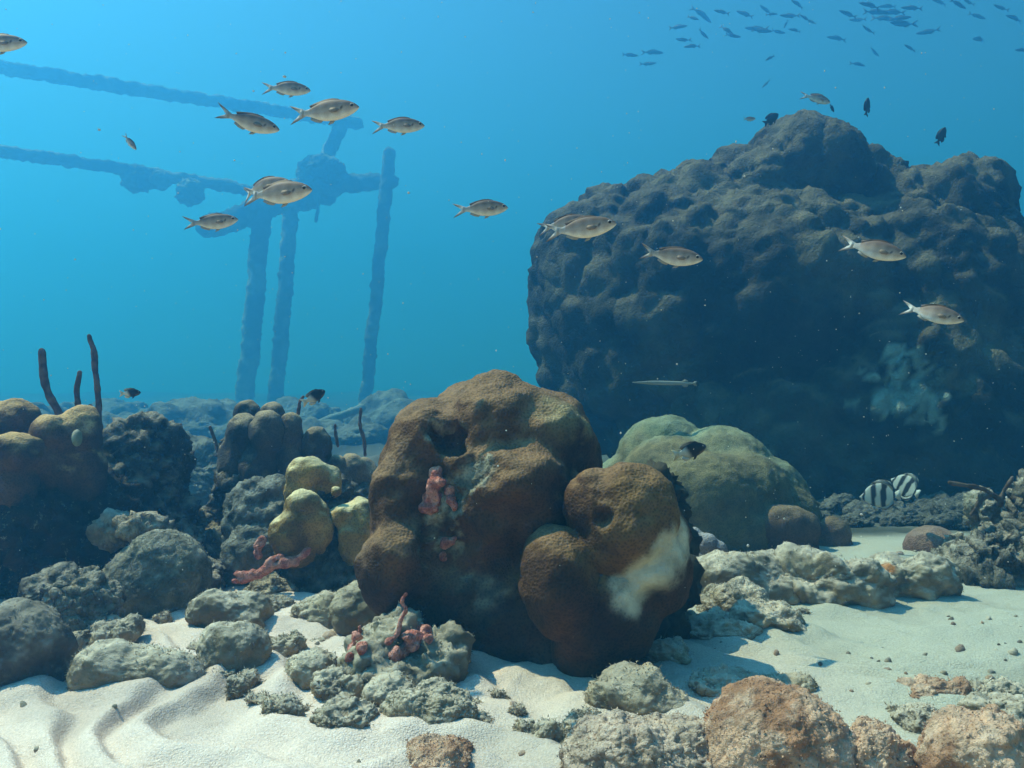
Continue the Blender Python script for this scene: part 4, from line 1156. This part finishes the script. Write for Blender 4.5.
# the school up near the surface
SLIM = [(0.5, .0, -.01, .006), (.45, .035, -.035, .025), (.33, .075, -.075, .045), (.15, .095, -.10, .055), (-.05, .085, -.09, .05), (-.22, .05, -.055, .03), (-.31, .022, -.024, .012), (-.35, .022, -.022, .007)]
SL_FINS = [([(-.31, .018), (-.40, .085), (-.50, .13), (-.44, .05), (-.41, 0), (-.44, -.05), (-.50, -.13), (-.40, -.085), (-.31, -.018)], .012, 'tail', 0, 0),
           ([(.18, .09), (.10, .13), (-.05, .12), (-.22, .075), (-.2, .045), (0, .08)], .012, 'dorsal', 0, 0), ([(-.02, -.085), (-.1, -.12), (-.22, -.075), (-.2, -.045)], .012, 'anal', 0, 0)]
slim_col = lambda x, z, a, b, p: (.055, .06, .06) if z > -.03 else (.12, .13, .13)
SM = [fish_mesh("schooling_fish", SLIM, slim_col, SL_FINS, b, None, 12) for b in (0, .25, -.25)]
rng = random.Random(5)
school = [(630, 55, 17), (653, 52, 22), (648, 64, 16), (678, 27, 18), (683, 40, 16), (692, 46, 16), (693, 18, 12, -25), (702, 14, 24, -32), (703, 34, 14, -28), (722, 12, 16, -20), (727, 30, 18, -40), (733, 36, 16, -10),
          (745, 14, 18, -28), (757, 29, 24, -10), (762, 31, 20, -8), (766, 10, 16, -40), (772, 14, 12), (778, 32, 16, -5), (786, 24, 10, 60), (790, 16, 20, -10), (798, 4, 16, -20), (805, 18, 12, -40), (812, 22, 10, -35), (837, 38, 20, -10),
          (848, 14, 20, -18), (858, 20, 16, -10), (870, 5, 22, -15), (876, 12, 26, -4), (884, 18, 24, -12), (893, 12, 24, -4), (900, 18, 20, -4), (902, 24, 28, 0), (888, 6, 18, 0), (912, 8, 20, -10), (928, 32, 22, 2), (940, 2, 16, -15), (958, 4, 20, -20), (968, 2, 14, -30),
          (980, 39, 20, 8), (977, 16, 18, -22), (1001, 8, 16, -30), (1015, 18, 20, -12), (1022, 50, 16, 4), (868, 30, 14, -30), (874, 52, 14, -25), (910, 48, 14, -20), (858, 64, 16, -10), (795, 30, 14, -8), (770, 58, 12, 30), (766, 84, 10, 40)]
for i, s in enumerate(school):
    px, py, l = s[:3]
    pit = s[3] if len(s) > 3 else 0
    Y = rng.uniform(15.0, 20.0)
    yaw = rng.choice((rng.uniform(-25, 25), 180 + rng.uniform(-25, 25)))
    pp = pit if abs(yaw) < 90 else -pit
    put("schooling_fish", SM[i % 3], px, py, Y, l / FPX * Y / max(.8, abs(math.cos(R(yaw)))), pp, yaw, 0, "small slim dark fish in the loose school high in the water above the mound", "fish", "school of small dark fish near the surface")
dk = lambda x, z, a, b, p: (.03, .035, .035)
KM = fish_mesh("reef_fish", DAMSEL, dk, D_FINS, 0, None, 14)
Gd = "dark reef fish hovering over the mound's top"
put("dark_reef_fish", FM[1], 817, 98, 4.6, .16, -12, 15, 0, "dark fish hovering level above the mound's rounded peak, largest over the mound", "fish", Gd)
put("dark_reef_fish", KM, 867, 107, 5.0, .11, 80, 30, 0, "dark fish standing upright in the water above the dip in the mound", "fish", Gd)
put("dark_reef_fish", KM, 771, 119, 5.2, .125, 35, 20, 0, "dark fish tilting up just beside the mound's rounded peak", "fish", Gd)
put("dark_reef_fish", KM, 941, 136, 5.2, .12, 62, 10, 0, "dark fish pointing steeply up over the mound's far shoulder", "fish", Gd)
put("dark_reef_fish", FM[2], 749, 119, 5.4, .085, 6, 10, 0, "tiny dim fish beside the tilting dark one at the mound's peak", "fish", Gd)
put("dark_reef_fish", KM, 832, 108, 5.4, .055, -50, 30, 0, "tiny dark fish just under the largest one above the mound's peak", "fish", Gd)

def settle_sand():
    """sand banked up in skirts against the stones that lie in it"""
    p = get_co(SAND.data)
    k = np.where((np.abs(p[:, 0]) < 2.6) & (p[:, 1] > .9) & (p[:, 1] < 3.6))[0]
    q = p[k]
    add = np.zeros(len(k))
    nz = fbm(q, 9, 3, 71)
    for x, y, rx, ry, h, sd in RESTING:
        if y > 3.5:
            continue
        d = np.sqrt(((q[:, 0] - x) / (rx + .03)) ** 2 + ((q[:, 1] - y) / (ry + .03)) ** 2)
        add = np.maximum(add, min(.22 * h, .018) * (1 - sstep(.75, 1.5, d + .22 * nz)))
    for x, y, r in ((-.02, 2.08, .36), (-.42, 2.45, .42)):
        d = np.hypot(q[:, 0] - x, q[:, 1] - y) / r
        add = np.maximum(add, .03 * (1 - sstep(.7, 1.35, d + .2 * nz)))
    p[k, 2] += add
    set_co(SAND.data, p)
settle_sand()

# ------------------------------------------------------------------ algal turf on the near stones, loose rubble
def grow_turf():
    for o in list(COL.objects):
        if o.parent is None and o.type == 'MESH' and o.name.split('.')[0] in ("rock", "boulder", "coral_rubble", "rock_slab", "rubble_stone") and o.location.y < 2.5:
            big = max(o.dimensions)
            near = o.location.y < 1.5
            n = int(min(9000, 13000 * big * big * (2.2 if near else 1.0) + 300))
            turf(o, n, 0.0045 if near else 0.0055, seed=len(o.name) + int(big * 1000), width=0.0009 if near else 0.0011)
grow_turf()

def rubble():
    rs = np.random.RandomState(12)
    v0, f0 = ico(2)
    V, F, C, n = [], [], [], 0
    spots = []
    while len(spots) < 520:
        y = rs.uniform(1.25, 3.2); x = rs.uniform(-.62, .62) * y
        px, py = 512 + x / y * FPX, HOR + CAMZ / y * FPX
        k = float(fbm(np.array([[x, y, 0.0]]), 3.5, 3, 61)[0])
        w = 0.03 + 0.9 * math.exp(-((px - 330) / 110) ** 2) * math.exp(-((py - 660) / 50) ** 2) + 0.7 * math.exp(-((px - 600) / 120) ** 2 - ((py - 735) / 22) ** 2) + 0.2 * math.exp(-((px - 940) / 90) ** 2 - ((py - 690) / 30) ** 2) + 0.5 * math.exp(-((px - 730) / 60) ** 2 - ((py - 640) / 18) ** 2)
        if rs.rand() < w * (0.5 + k):
            spots.append((x, y))
    for x, y in spots:
        r = rs.uniform(.0025, .0085) * (1.0 + 0.9 * (rs.rand() < .12))
        e = np.array(Euler(rs.uniform(0, 6, 3)).to_matrix())
        p = v0 * (r * rs.uniform(.6, 1.3, 3)) @ e.T
        p = p * (1 + .35 * fbm(p + x * 10, 160, 2, 5))[:, None]
        V.append(p + np.array([x, y, G(x, y) + r * .05])); F.append(f0 + n); n += len(v0)
        c = np.array(((.30, .26, .19), (.42, .37, .28), (.22, .19, .14), (.38, .27, .19))[rs.randint(4)]) * rs.uniform(.7, 1.2)
        C.append(np.tile(c, (len(v0), 1)))
    me = mesh_from("rubble", np.concatenate(V), np.concatenate(F))
    set_col(me, np.concatenate(C))
    o = link("rubble", me, M_ROCK, None, (0, 1.8, 0))
    tag(o, "small crumbs of broken coral and shell strewn over the sand", kind="stuff")
rubble()

def marine_snow():
    """specks drifting in the water"""
    rs = np.random.RandomState(31)
    v0, f0 = ico(1)
    V, F = [], []
    for i in range(900):
        y = 0.5 + 4.5 * rs.rand() ** .8
        x, z = rs.uniform(-.62, .62) * y, CAMZ + rs.uniform(-.25, .46) * y
        r = rs.uniform(.0004, .0009) * (y ** .5) * (1 + 1.2 * (rs.rand() < .06))
        V.append(v0 * (r * rs.uniform(.6, 1.4, 3)) + np.array([x, y, max(z, .22)])); F.append(f0 + i * len(v0))
    me = mesh_from("marine_snow", np.concatenate(V), np.concatenate(F))
    set_col(me, np.tile((.75, .75, .70), (len(me.vertices), 1)))
    o = link("marine_snow", me, M_ROD, None, (0, 2, .5))
    tag(o, "tiny pale specks drifting in the water", kind="stuff")
marine_snow()
